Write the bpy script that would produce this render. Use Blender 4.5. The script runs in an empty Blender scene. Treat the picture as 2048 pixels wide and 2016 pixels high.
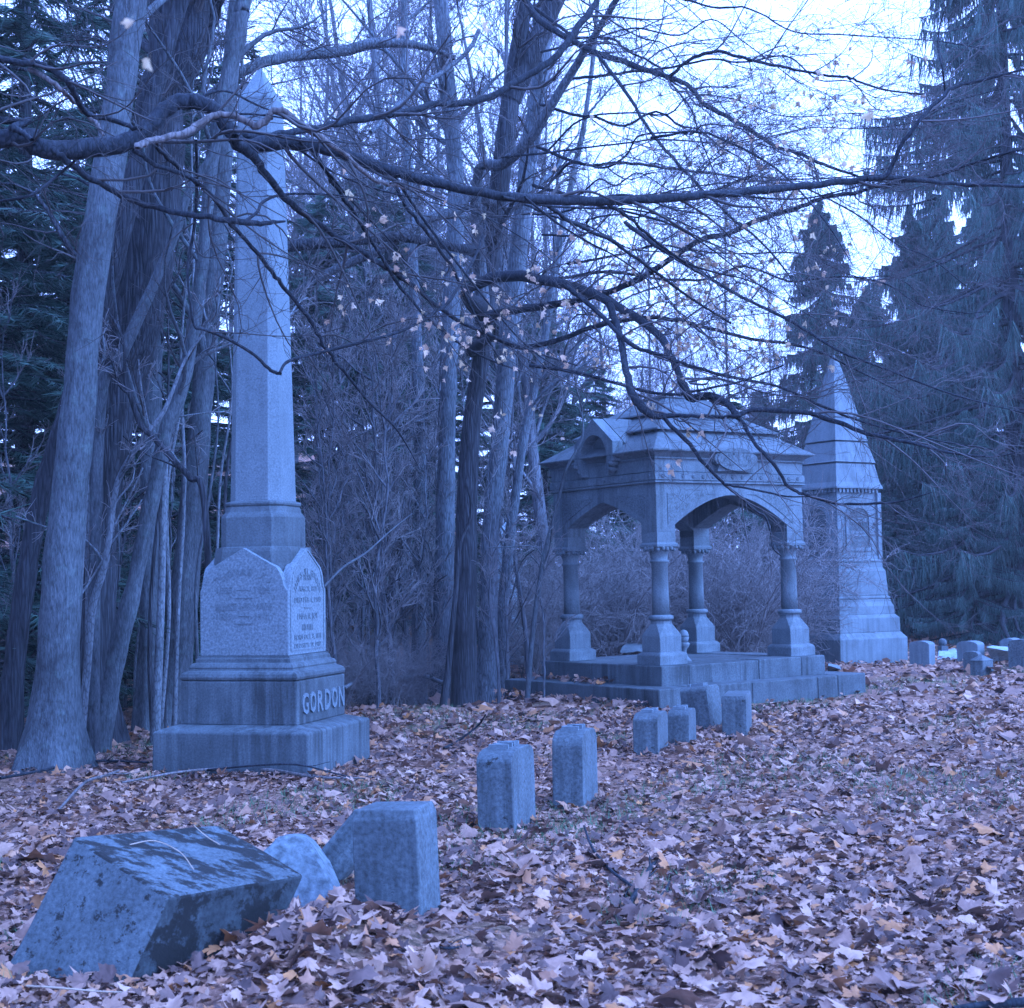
import bpy, bmesh, math, random
import numpy as np
from mathutils import Vector, Matrix

S = bpy.context.scene
COL = S.collection
RNG = np.random.default_rng(7)
random.seed(7)

# ------------------------------------------------------------------ camera
PITCH, ROLL, FOC = math.radians(2.889), math.radians(0.90), 1500.0
CAM = np.array([0.0, 0.0, 1.5])
FW = np.array([0, math.cos(PITCH), math.sin(PITCH)])
_up = np.array([0, -math.sin(PITCH), math.cos(PITCH)])
_rt = np.array([1.0, 0, 0])
RT = math.cos(ROLL) * _rt - math.sin(ROLL) * _up
UP = math.cos(ROLL) * _up + math.sin(ROLL) * _rt
cd = bpy.data.cameras.new('camera')
cam = bpy.data.objects.new('camera', cd)
COL.objects.link(cam)
m = Matrix(((RT[0], UP[0], -FW[0], CAM[0]), (RT[1], UP[1], -FW[1], CAM[1]),
            (RT[2], UP[2], -FW[2], CAM[2]), (0, 0, 0, 1)))
cam.matrix_world = m
cd.sensor_width = 36
cd.lens = FOC / 1024 * 36
cd.clip_start = 0.1
cd.clip_end = 600
cd.dof.use_dof = True
cd.dof.focus_distance = 13.0
cd.dof.aperture_fstop = 8.0
S.camera = cam

# ------------------------------------------------------------------ sky, sun, exposure
SUN_AZ, SUN_EL = math.radians(112), math.radians(38)      # azimuth from +Y towards +X
W = bpy.data.worlds.new('World')
S.world = W
W.use_nodes = True
nt = W.node_tree
nt.nodes.clear()
out = nt.nodes.new('ShaderNodeOutputWorld')
bg = nt.nodes.new('ShaderNodeBackground')
sky = nt.nodes.new('ShaderNodeTexSky')
sky.sky_type = 'NISHITA'
sky.sun_disc = False
sky.sun_elevation = SUN_EL
sky.sun_rotation = SUN_AZ
sky.air_density = 1.0
sky.dust_density = 1.0
sky.ozone_density = 3.0
mix = nt.nodes.new('ShaderNodeMix')
mix.data_type = 'RGBA'
mix.inputs['Factor'].default_value = 0.8
nt.links.new(sky.outputs[0], mix.inputs['A'])
mix.inputs['B'].default_value = (4.3, 7.3, 20.5, 1)       # even blue-dusk cloud cover
nt.links.new(mix.outputs['Result'], bg.inputs[0])
bg.inputs[1].default_value = 0.10
nt.links.new(bg.outputs[0], out.inputs[0])
sl = bpy.data.lights.new('sun', 'SUN')
sl.energy = 1.5
sl.angle = math.radians(28)
sl.color = (0.18, 0.41, 1.0)
sun = bpy.data.objects.new('sun', sl)
COL.objects.link(sun)
sd = Vector((math.sin(SUN_AZ) * math.cos(SUN_EL), math.cos(SUN_AZ) * math.cos(SUN_EL), math.sin(SUN_EL)))
sun.rotation_euler = sd.to_track_quat('Z', 'Y').to_euler()
sun.location = (20, -10, 30)
S.view_settings.view_transform = 'Standard'
S.view_settings.look = 'None'
S.view_settings.exposure = 1.92
S.view_settings.gamma = 1.0
S.view_settings.use_curve_mapping = False
S.render.engine = 'CYCLES'
S.cycles.max_bounces = 5
S.cycles.diffuse_bounces = 3
S.cycles.use_denoising = True

# ------------------------------------------------------------------ placing helpers
def ray(px, py):
    return FW + (px - 512) / FOC * RT - (py - 504) / FOC * UP
def at(px, py, Y):
    d = ray(px, py)
    return CAM + d * (Y / d[1])
def onground(px, py, z=0.0):
    d = ray(px, py)
    return CAM + d * ((z - CAM[2]) / d[2])
def sstep(t):
    t = np.clip(t, 0, 1)
    return t * t * (3 - 2 * t)
def hgt(x, y):
    x = np.asarray(x, float); y = np.asarray(y, float)
    h = .018 * np.sin(1.3 * x + .7) * np.sin(1.1 * y + .3) + .012 * np.sin(2.9 * x + 1.7 * y) + .008 * np.sin(6.1 * x - 4.3 * y)
    h = h + 2.9 * sstep((y - 21.5) / 15) * sstep((3 - x) / 8)
    h = h + 3.2 * sstep((y - 37) / 14) * sstep((2 - x) / 9)
    h = h - .35 * sstep((y - 17.8) / 3) * sstep((1.0 - x) / 2.5) * sstep((24 - y) / 3)
    h = h + .15 * np.exp(-(((x + .80) / .34) ** 2 + ((y - 5.95) / .5) ** 2))
    h = h + .05 * np.exp(-(((x + .45) / .5) ** 2 + ((y - 6.3) / .3) ** 2))
    return h

# ------------------------------------------------------------------ materials
def nmat(name):
    mt = bpy.data.materials.new(name)
    mt.use_nodes = True
    t = mt.node_tree
    b = t.nodes['Principled BSDF']
    return mt, t, b
def N(t, typ, **kw):
    n = t.nodes.new(typ)
    for k, v in kw.items():
        if k in n.inputs.keys():
            n.inputs[k].default_value = v
        else:
            setattr(n, k, v)
    return n
def ramp(t, fac, stops):
    r = t.nodes.new('ShaderNodeValToRGB')
    e = r.color_ramp.elements
    while len(e) < len(stops):
        e.new(.5)
    for i, (p, c) in enumerate(stops):
        e[i].position = p
        e[i].color = (*c, 1) if len(c) == 3 else c
    t.links.new(fac, r.inputs[0])
    return r.outputs[0]
def coords(t, scale=(1, 1, 1), kind='Object'):
    tc = N(t, 'ShaderNodeTexCoord')
    mp = N(t, 'ShaderNodeMapping')
    mp.inputs['Scale'].default_value = scale
    t.links.new(tc.outputs[kind], mp.inputs[0])
    return mp.outputs[0]
def noise(t, vec, scale, detail=4, rough=.55):
    n = N(t, 'ShaderNodeTexNoise', Scale=scale, Detail=detail, Roughness=rough)
    t.links.new(vec, n.inputs['Vector'])
    return n.outputs['Fac']
def mixc(t, a, b, fac, mode='MIX'):
    n = N(t, 'ShaderNodeMix', data_type='RGBA', blend_type=mode)
    for s, v in (('A', a), ('B', b)):
        if hasattr(v, 'is_linked'):
            t.links.new(v, n.inputs[s])
        else:
            n.inputs[s].default_value = (*v, 1)
    if hasattr(fac, 'is_linked'):
        t.links.new(fac, n.inputs['Factor'])
    else:
        n.inputs['Factor'].default_value = fac
    return n.outputs['Result']
def bump(t, b, h, strength, dist):
    n = N(t, 'ShaderNodeBump', Strength=strength, Distance=dist)
    t.links.new(h, n.inputs['Height'])
    t.links.new(n.outputs[0], b.inputs['Normal'])
G3 = lambda v: (v, v, v)

def stone(name, base, grain=70, contrast=.35, streak=.5, blotch=.35, lichen=0., rough=.85, tint=(.68, .93, 1.07), lscale=9, lmap=None, bumpd=.004):
    mt, t, b = nmat(name)
    c = coords(t)
    g = noise(t, c, grain, 3, .7)
    col = ramp(t, g, [(.30, tuple(base * (1 - contrast) * k for k in tint)), (.5, tuple(base * k for k in tint)), (.72, tuple(min(.9, base * (1 + contrast)) * k for k in tint))])
    bl = noise(t, c, 2.6, 5, .6)
    col = mixc(t, col, ramp(t, bl, [(.3, G3(1 - blotch)), (.65, G3(1.0))]), 1.0, 'MULTIPLY')
    cs = coords(t, (9, 9, .55))
    st = noise(t, cs, 1.6, 5, .65)
    wet = noise(t, coords(t, (1, 1, .5)), 1.5, 3, .5)
    col = mixc(t, col, mixc(t, col, ramp(t, st, [(.38, G3(1 - streak)), (.58, G3(1.0))]), 1.0, 'MULTIPLY'), ramp(t, wet, [(.38, G3(.15)), (.6, G3(1))]))
    if lichen:
        lc = c
        if lmap:
            lc = coords(t, lmap[1]); lc.node.inputs['Rotation'].default_value = (0, 0, lmap[0])
        li = noise(t, lc, lscale, 8, .74)
        col = mixc(t, col, (.010, .011, .011), ramp(t, li, [(.62 - .12 * lichen, G3(0)), (.67 - .12 * lichen, G3(.92))]))
    t.links.new(col, b.inputs['Base Color'])
    b.inputs['Roughness'].default_value = rough
    b.inputs['Specular IOR Level'].default_value = .25
    bump(t, b, g, .35, bumpd)
    return mt

def bark(name, dark, light, zs=.16, sc=16, strength=.9, dist=.03, moss=0., plate=.8):
    mt, t, b = nmat(name)
    c = coords(t, (1, 1, zs))
    n1 = noise(t, c, sc, 5, .65)
    v = N(t, 'ShaderNodeTexVoronoi', Scale=sc * 1.1, feature='DISTANCE_TO_EDGE')
    t.links.new(c, v.inputs['Vector'])
    mul = N(t, 'ShaderNodeMath', operation='MULTIPLY')
    t.links.new(n1, mul.inputs[0]); t.links.new(v.outputs['Distance'], mul.inputs[1])
    col = ramp(t, n1, [(.32, dark), (.62, light)])
    c2 = coords(t)
    bl = noise(t, c2, 1.7, 4, .6)
    col = mixc(t, col, ramp(t, bl, [(.35, G3(.6)), (.65, G3(1.1))]), 1, 'MULTIPLY')
    if moss:
        li = noise(t, c2, 7, 5, .7)
        col = mixc(t, col, (.16, .19, .16), ramp(t, li, [(.56, G3(0)), (.66, G3(moss))]))
    col = mixc(t, col, (.74, .95, 1.14), 1, 'MULTIPLY')
    col = mixc(t, col, ramp(t, v.outputs['Distance'], [(0, G3(.40)), (.16, G3(1.0))]), plate, 'MULTIPLY')
    t.links.new(col, b.inputs['Base Color'])
    b.inputs['Roughness'].default_value = .9
    b.inputs['Specular IOR Level'].default_value = .15
    bump(t, b, mul.outputs[0], strength, dist)
    return mt

def plain(name, c, rough=.85, var=.3, sc=6):
    mt, t, b = nmat(name)
    col = ramp(t, noise(t, coords(t), sc, 3), [(.3, tuple(k * (1 - var) for k in c)), (.7, tuple(k * (1 + var) for k in c))])
    t.links.new(col, b.inputs['Base Color'])
    b.inputs['Roughness'].default_value = rough
    b.inputs['Specular IOR Level'].default_value = .2
    return mt

def leafmat(name, stops, trans=.25, spec=.25, by='island'):
    mt, t, b = nmat(name)
    if by == 'island':
        r = N(t, 'ShaderNodeNewGeometry').outputs['Random Per Island']
    else:
        r = N(t, 'ShaderNodeObjectInfo').outputs['Random']
    col = ramp(t, r, stops)
    n1 = noise(t, coords(t), 26, 3, .6)
    col = mixc(t, col, ramp(t, n1, [(.3, G3(.72)), (.65, G3(1.08))]), 1, 'MULTIPLY')
    t.links.new(col, b.inputs['Base Color'])
    b.inputs['Roughness'].default_value = .6
    b.inputs['Specular IOR Level'].default_value = spec
    tr = N(t, 'ShaderNodeBsdfTranslucent')
    t.links.new(col, tr.inputs['Color'])
    mx = N(t, 'ShaderNodeMixShader', Fac=trans)
    t.links.new(b.outputs[0], mx.inputs[1]); t.links.new(tr.outputs[0], mx.inputs[2])
    t.links.new(mx.outputs[0], t.nodes['Material Output'].inputs['Surface'])
    return mt

M_gran = stone('fine_grey_granite', .20, 75, .34, .12, .22)
M_tab = stone('speckled_granite_tablet', .205, 55, .45, .04, .12)
M_weath = stone('weathered_granite', .135, 60, .3, .55, .45)
M_cano = stone('canopy_granite', .20, 60, .3, .42, .36)
M_roof = stone('weathered_roof_granite', .150, 60, .3, .35, .4)
M_canod = stone('rough_spandrel_granite', .165, 45, .5, .3, .3, bumpd=.012)
M_mono = stone('pale_granite', .205, 60, .2, .3, .3)
M_mark = stone('footstone_granite', .14, 45, .45, .4, .4, lichen=.15, lscale=10, bumpd=.008)
M_old = stone('lichened_stone', .125, 55, .4, .2, .4, lichen=.52, lscale=17, bumpd=.008)
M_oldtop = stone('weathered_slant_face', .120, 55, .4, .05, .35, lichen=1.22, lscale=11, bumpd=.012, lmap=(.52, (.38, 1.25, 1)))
M_oldside = stone('black_stained_shaded_stone', .075, 40, .4, .5, .6, lichen=1.12, lscale=7, bumpd=.008)  # black stain, plus the shade on the right side put into the colour
M_rough = stone('rough_fieldstone', .20, 20, .5, .3, .4, bumpd=.02)
M_marble = stone('white_marble', .42, 30, .2, .2, .25, lichen=.4, lscale=14)
M_letter = stone('raised_letter_granite', .205, 75, .25, .1, .2)
M_ins = stone('cut_letter_granite', .18, 60, .3, .05, .2)
M_bark_l = bark('smooth_grey_bark', (.050, .050, .050), (.138, .135, .13), .24, 48, .9, .012, moss=.35, plate=.35)
M_bark_m = bark('furrowed_maple_bark', (.07, .066, .065), (.19, .18, .175), .10, 32, 1.0, .04)
M_bark_d = bark('dark_furrowed_bark', (.024, .023, .024), (.082, .075, .076), .10, 26, 1.0, .06)
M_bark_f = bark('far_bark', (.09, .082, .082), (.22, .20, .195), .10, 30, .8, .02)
M_bark_c = bark('pale_forest_bark', (.09, .09, .09), (.23, .225, .22), .16, 40, .9, .02)
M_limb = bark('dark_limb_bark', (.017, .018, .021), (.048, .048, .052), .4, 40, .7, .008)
M_dead = bark('bare_dead_wood', (.14, .10, .085), (.30, .22, .19), .2, 30, .6, .006)
M_pale = bark('pale_sapling_bark', (.13, .125, .12), (.27, .255, .24), .3, 40, .5, .004)
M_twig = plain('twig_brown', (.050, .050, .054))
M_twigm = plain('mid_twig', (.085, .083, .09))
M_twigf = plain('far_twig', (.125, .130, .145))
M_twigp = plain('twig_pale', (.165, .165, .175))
M_hem = leafmat('hemlock_needles', [(0, (.018, .044, .040)), (.5, (.040, .098, .085)), (1, (.070, .155, .130))], .05, .2)
M_spr = leafmat('spruce_needles', [(0, (.020, .044, .044)), (.5, (.046, .100, .095)), (1, (.085, .170, .155))], .05, .2)
LP = [(0, (.075, .046, .045)), (.22, (.135, .080, .070)), (.40, (.24, .140, .110)), (.58, (.345, .205, .155)), (.76, (.44, .280, .215)), (.88, (.32, .155, .095)), (.95, (.44, .19, .075)), (1, (.52, .35, .28))]
M_leaf = leafmat('dry_maple_leaf', LP, .12)
M_leafo = leafmat('dry_maple_leaf_single', LP, .12, by='object')
M_hang = leafmat('hanging_pale_leaf', [(0, (.46, .29, .20)), (.4, (.66, .46, .34)), (.7, (.58, .45, .28)), (1, (.70, .55, .44))], .35, by='object')
M_hang2 = leafmat('hanging_pale_leaf_joined', [(0, (.46, .29, .20)), (.4, (.66, .46, .34)), (.7, (.58, .45, .28)), (1, (.70, .55, .44))], .35)
M_grass = plain('short_grass', (.07, .15, .085), .8, .4, 3)
M_straw = plain('dry_straw', (.34, .27, .21))

def groundmat():
    mt, t, b = nmat('leafy_soil')
    c = coords(t)
    n1 = noise(t, c, 22, 6, .7)
    col = ramp(t, n1, [(.3, (.05, .030, .026)), (.45, (.16, .085, .065)), (.58, (.34, .19, .14)), (.7, (.48, .28, .2))])
    n2 = noise(t, c, .6, 3)
    col = mixc(t, col, (.07, .10, .05), ramp(t, n2, [(.52, G3(0)), (.66, G3(.45))]))
    t.links.new(col, b.inputs['Base Color'])
    b.inputs['Roughness'].default_value = .95
    b.inputs['Specular IOR Level'].default_value = .1
    bump(t, b, n1, .8, .04)
    return mt
M_ground = groundmat()

# ------------------------------------------------------------------ mesh helpers
def fast_mesh(name, V, Fc, mat, smooth=False):
    """V (n,3); Fc (f,k) array of equal-size faces"""
    me = bpy.data.meshes.new(name)
    V = np.ascontiguousarray(V, dtype=np.float32); Fc = np.ascontiguousarray(Fc, dtype=np.int32)
    k = Fc.shape[1]
    me.vertices.add(len(V)); me.vertices.foreach_set('co', V.ravel())
    me.loops.add(Fc.size); me.loops.foreach_set('vertex_index', Fc.ravel())
    me.polygons.add(len(Fc)); me.polygons.foreach_set('loop_start', np.arange(0, Fc.size, k, dtype=np.int32))
    me.update(calc_edges=True)
    if smooth:
        me.polygons.foreach_set('use_smooth', np.ones(len(Fc), dtype=bool))
    me.materials.append(mat)
    return me

def tag(o, label=None, cat=None, group=None, kind=None):
    for k, v in (('label', label), ('category', cat), ('group', group), ('kind', kind)):
        if v:
            o[k] = v
    return o
def empty(name, loc, rz=0., rx=0., ry=0.):
    o = bpy.data.objects.new(name, None)
    o.empty_display_size = .2
    COL.objects.link(o)
    o.location = loc
    o.rotation_euler = (rx, ry, rz)
    return o
def link(name, me, parent=None, loc=None, rot=None, scale=None):
    o = bpy.data.objects.new(name, me)
    COL.objects.link(o)
    if parent:
        o.parent = parent
    if loc is not None:
        o.location = loc
    if rot is not None:
        o.rotation_euler = rot
    if scale is not None:
        o.scale = scale
    return o

class MB:
    def __init__(s):
        s.v, s.f = [], []
    def add(s, V, F):
        b = len(s.v)
        s.v += [tuple(map(float, p)) for p in V]
        s.f += [tuple(i + b for i in q) for q in F]
        return s
    def box(s, x0, x1, y0, y1, z0, z1):
        V = [(x0, y0, z0), (x1, y0, z0), (x1, y1, z0), (x0, y1, z0), (x0, y0, z1), (x1, y0, z1), (x1, y1, z1), (x0, y1, z1)]
        return s.add(V, [(3, 2, 1, 0), (4, 5, 6, 7), (0, 1, 5, 4), (1, 2, 6, 5), (2, 3, 7, 6), (3, 0, 4, 7)])
    def loft(s, rings):
        n = len(rings[0]); V = [p for r in rings for p in r]; F = []
        for i in range(len(rings) - 1):
            for j in range(n):
                a, b2 = i * n + j, i * n + (j + 1) % n
                F.append((a, b2, b2 + n, a + n))
        F.append(tuple(reversed(range(n))))
        F.append(tuple(range((len(rings) - 1) * n, len(rings) * n)))
        return s.add(V, F)
    def prism(s, poly, y0, y1, axis='y'):
        """poly of (a,z) extruded along y (a=x) or along x (a=y)"""
        n = len(poly)
        if axis == 'y':
            V = [(a, y0, z) for a, z in poly] + [(a, y1, z) for a, z in poly]
        else:
            V = [(y0, a, z) for a, z in poly] + [(y1, a, z) for a, z in poly]
        F = [tuple(range(n)), tuple(reversed(range(n, 2 * n)))] + [(i, (i + 1) % n, (i + 1) % n + n, i + n) for i in range(n)]
        return s.add(V, F)
    def lathe(s, prof, seg=20, cx=0, cy=0):
        rings = []
        for r, z in prof:
            rings.append([(cx + r * math.cos(2 * math.pi * k / seg), cy + r * math.sin(2 * math.pi * k / seg), z) for k in range(seg)])
        return s.loft(rings)
    def sphere(s, c, r, seg=8, rg=5, sq=(1, 1, 1)):
        prof = [(max(1e-4, r * math.sin(math.pi * i / rg)), -r * math.cos(math.pi * i / rg)) for i in range(rg + 1)]
        rings = [[(c[0] + sq[0] * q * math.cos(2 * math.pi * k / seg), c[1] + sq[1] * q * math.sin(2 * math.pi * k / seg), c[2] + sq[2] * z) for k in range(seg)] for q, z in prof]
        return s.loft(rings)
    def build(s, name, mat, parent=None, bevel=0., smooth=False, sub=0, rough=0., seed=0):
        me = bpy.data.meshes.new(name)
        me.from_pydata(s.v, [], s.f)
        bm = bmesh.new(); bm.from_mesh(me)
        bmesh.ops.recalc_face_normals(bm, faces=bm.faces)
        if bevel:
            ed = [e for e in bm.edges if len(e.link_faces) == 2 and e.calc_face_angle(0) > .35]
            bmesh.ops.bevel(bm, geom=ed, offset=bevel, segments=2, profile=.5, affect='EDGES', clamp_overlap=True)
        if sub:
            bmesh.ops.triangulate(bm, faces=[f for f in bm.faces if len(f.verts) > 4])
            bmesh.ops.subdivide_edges(bm, edges=bm.edges[:], cuts=sub, use_grid_fill=True)
        if rough:
            from mathutils import noise as mn
            o3 = Vector((seed * 3.1, seed * 1.7, seed))
            for v in bm.verts:
                n = mn.noise_vector(v.co * 5 + o3) * rough + mn.noise_vector(v.co * 17 + o3) * rough * .4
                v.co += n
        bm.to_mesh(me); bm.free()
        if smooth:
            me.polygons.foreach_set('use_smooth', np.ones(len(me.polygons), dtype=bool))
        me.materials.append(mat)
        return link(name, me, parent)

def sqr(W_, z, V_=None):
    a, b = W_ / 2, (V_ if V_ is not None else W_) / 2
    return [(-a, -b, z), (a, -b, z), (a, b, z), (-a, b, z)]
def octr(W_, c, z):
    a = W_ / 2
    return [(-a + c, -a, z), (a - c, -a, z), (a, -a + c, z), (a, a - c, z), (a - c, a, z), (-a + c, a, z), (-a, a - c, z), (-a, -a + c, z)]

def text_mesh(txt, h, depth, width=None, off=0.0):
    cu = bpy.data.curves.new('lettering', 'FONT')
    cu.body = txt
    cu.resolution_u = 2
    cu.extrude = .5
    cu.offset = off
    cu.align_x = 'CENTER'
    o = bpy.data.objects.new('lettering', cu)
    COL.objects.link(o)
    dg = bpy.context.evaluated_depsgraph_get()
    me = bpy.data.meshes.new_from_object(o.evaluated_get(dg))
    bpy.data.objects.remove(o)
    n = len(me.vertices)
    V = np.zeros(n * 3, dtype=np.float32); me.vertices.foreach_get('co', V); V = V.reshape(-1, 3)
    x0, x1, y0, y1 = V[:, 0].min(), V[:, 0].max(), V[:, 1].min(), V[:, 1].max()
    sc = h / (y1 - y0)
    sx = sc if width is None else width / (x1 - x0)
    V[:, 0] = (V[:, 0] - (x0 + x1) / 2) * sx
    V[:, 1] = (V[:, 1] - y0) * sc
    V[:, 2] = V[:, 2] * depth
    F = [tuple(p.vertices) for p in me.polygons]
    bpy.data.meshes.remove(me)
    return V, F
def text_on(mb, txt, h, depth, origin, ux, uz, width=None, off=0.0, ang=0.0):
    """adds text to mb: origin is middle of baseline, ux reading direction, uz up"""
    V, F = text_mesh(txt, h, depth, width, off)
    ux = np.array(ux, float); uz = np.array(uz, float); un = np.cross(ux, uz)
    ca, sa = math.cos(ang), math.sin(ang)
    x = V[:, 0] * ca - V[:, 1] * sa; y = V[:, 0] * sa + V[:, 1] * ca
    P = np.array(origin) + x[:, None] * ux + y[:, None] * uz + V[:, 2][:, None] * un
    mb.add(P, F)
def text_arc(mb, txt, h, depth, centre, rad, span, ux, uz):
    ux = np.array(ux, float); uz = np.array(uz, float)
    n = len(txt)
    for i, ch in enumerate(txt):
        if ch == ' ':
            continue
        a = span * (.5 - i / (n - 1))
        o = np.array(centre) + rad * (math.sin(-a) * ux + math.cos(a) * uz)
        text_on(mb, ch, h, depth, o, ux, uz, width=h * (.28 if ch == 'I' else .72) if ch not in '.-' else h * .2, ang=a)

# tubes ------------------------------------------------------------
def batch_tubes(P, R, k=3):
    """P (n,m,3), R (n,m) -> V, quads"""
    P = np.asarray(P, float); R = np.asarray(R, float)
    n, m_, _ = P.shape
    T = np.gradient(P, axis=1)
    T /= np.linalg.norm(T, axis=2, keepdims=True) + 1e-9
    avg = np.abs(T.mean(1))
    ref = np.eye(3)[np.argmin(avg, axis=1)][:, None, :]
    U = np.cross(T, np.broadcast_to(ref, T.shape)); U /= np.linalg.norm(U, axis=2, keepdims=True) + 1e-9
    Vv = np.cross(T, U)
    th = np.arange(k) * 2 * math.pi / k
    V = P[:, :, None, :] + R[:, :, None, None] * (np.cos(th)[None, None, :, None] * U[:, :, None, :] + np.sin(th)[None, None, :, None] * Vv[:, :, None, :])
    idx = np.arange(n * m_ * k).reshape(n, m_, k)
    a = idx[:, :-1, :]; b = np.roll(idx, -1, 2)[:, :-1, :]; c = np.roll(idx, -1, 2)[:, 1:, :]; d = idx[:, 1:, :]
    F = np.stack([a, b, c, d], -1).reshape(-1, 4)
    return V.reshape(-1, 3), F
class TB:
    """collects tubes"""
    def __init__(s):
        s.V, s.F, s.n = [], [], 0
    def add(s, P, R, k=3):
        V, F = batch_tubes(P, R, k)
        s.V.append(V); s.F.append(F + s.n); s.n += len(V)
    def mesh(s, name, mat, smooth=True):
        return fast_mesh(name, np.concatenate(s.V), np.concatenate(s.F), mat, smooth)

def crom(pts, per=5):
    """Catmull-Rom through pts (n,d)"""
    p = np.asarray(pts, float)
    q = np.vstack([2 * p[0] - p[1], p, 2 * p[-1] - p[-2]])
    o = []
    for i in range(1, len(q) - 2):
        for t in np.linspace(0, 1, per, endpoint=False):
            o.append(.5 * ((2 * q[i]) + (-q[i - 1] + q[i + 1]) * t + (2 * q[i - 1] - 5 * q[i] + 4 * q[i + 1] - q[i + 2]) * t * t + (-q[i - 1] + 3 * q[i] - 3 * q[i + 1] + q[i + 2]) * t ** 3))
    o.append(q[-2])
    return np.array(o)
def resample(P, m_):
    d = np.r_[0, np.cumsum(np.linalg.norm(np.diff(P[:, :3], axis=0), axis=1))]
    t = np.linspace(0, d[-1], m_)
    return np.stack([np.interp(t, d, P[:, k]) for k in range(P.shape[1])], 1)

def spawn(P, R, n, len0, ang, rng, m_=6, rfac=.45, rmin=.0025, droop=0., wob=.12, tmin=.15, bias=None, up=0.):
    """n children on each branch of P (N,m,3): returns (N*n, m_, 3), radii"""
    Nn, mm, _ = P.shape
    L = np.linalg.norm(np.diff(P, axis=1), axis=2).sum(1)
    t = rng.uniform(tmin, 1, (Nn, n)) * (mm - 1)
    i0 = np.minimum(t.astype(int), mm - 2); fr = (t - i0)[..., None]
    ii = np.arange(Nn)[:, None]
    st = P[ii, i0] * (1 - fr) + P[ii, i0 + 1] * fr
    tg = P[ii, i0 + 1] - P[ii, i0]; tg /= np.linalg.norm(tg, axis=2, keepdims=True) + 1e-9
    pr = R[ii, i0] * (1 - fr[..., 0]) + R[ii, i0 + 1] * fr[..., 0]
    rnd = rng.normal(size=st.shape); rnd -= (rnd * tg).sum(2, keepdims=True) * tg
    rnd /= np.linalg.norm(rnd, axis=2, keepdims=True) + 1e-9
    a = rng.uniform(ang[0], ang[1], (Nn, n))[..., None]
    d = np.cos(a) * tg + np.sin(a) * rnd
    if bias is not None:
        d = d + np.array(bias)
    d[..., 2] += up
    d /= np.linalg.norm(d, axis=2, keepdims=True)
    ln = (len0 if np.isscalar(len0) else 1) * (rng.uniform(.45, 1.1, (Nn, n)))
    if not np.isscalar(len0):
        ln = ln * len0[0] * L[:, None]
    ln = ln * (1.15 - .55 * (t / (mm - 1)))
    s = np.linspace(0, 1, m_)
    st = st.reshape(-1, 1, 3); d = d.reshape(-1, 1, 3); ln = ln.reshape(-1, 1, 1)
    Q = st + d * ln * s[None, :, None]
    bend = rng.normal(size=(len(st), 1, 3)) * wob * ln
    Q = Q + bend * (s ** 2)[None, :, None]
    w2 = rng.normal(size=(len(st), 1, 3)) * wob * .5 * ln
    Q = Q + w2 * np.sin(s * 2 * math.pi)[None, :, None] * .4
    Q[..., 2] -= droop * ln[..., 0] * (s ** 2)[None, :]
    r0 = np.maximum(rmin, pr.reshape(-1) * rfac)
    RR = np.maximum(rmin * .6, r0[:, None] * (1 - .75 * s[None, :]))
    return Q, RR

# ================================================================== GROUND
def build_ground():
    xs = np.unique(np.concatenate([np.linspace(-70, -12, 12), np.linspace(-12, 12, 121), np.linspace(12, 70, 12)]))
    ys = np.unique(np.concatenate([np.linspace(-20, 3, 14), np.linspace(3, 30, 136), np.linspace(30, 60, 40), np.linspace(60, 130, 8)]))
    X, Y = np.meshgrid(xs, ys)
    V = np.stack([X, Y, hgt(X, Y)], -1).reshape(-1, 3)
    nx, ny = len(xs), len(ys)
    i = np.arange(nx * ny).reshape(ny, nx)
    F = np.stack([i[:-1, :-1], i[:-1, 1:], i[1:, 1:], i[1:, :-1]], -1).reshape(-1, 4)
    o = link('ground', fast_mesh('ground', V, F, M_ground, True))
    tag(o, 'leaf covered cemetery ground with brown soil', kind='structure')
    return o
ground = build_ground()

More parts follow.
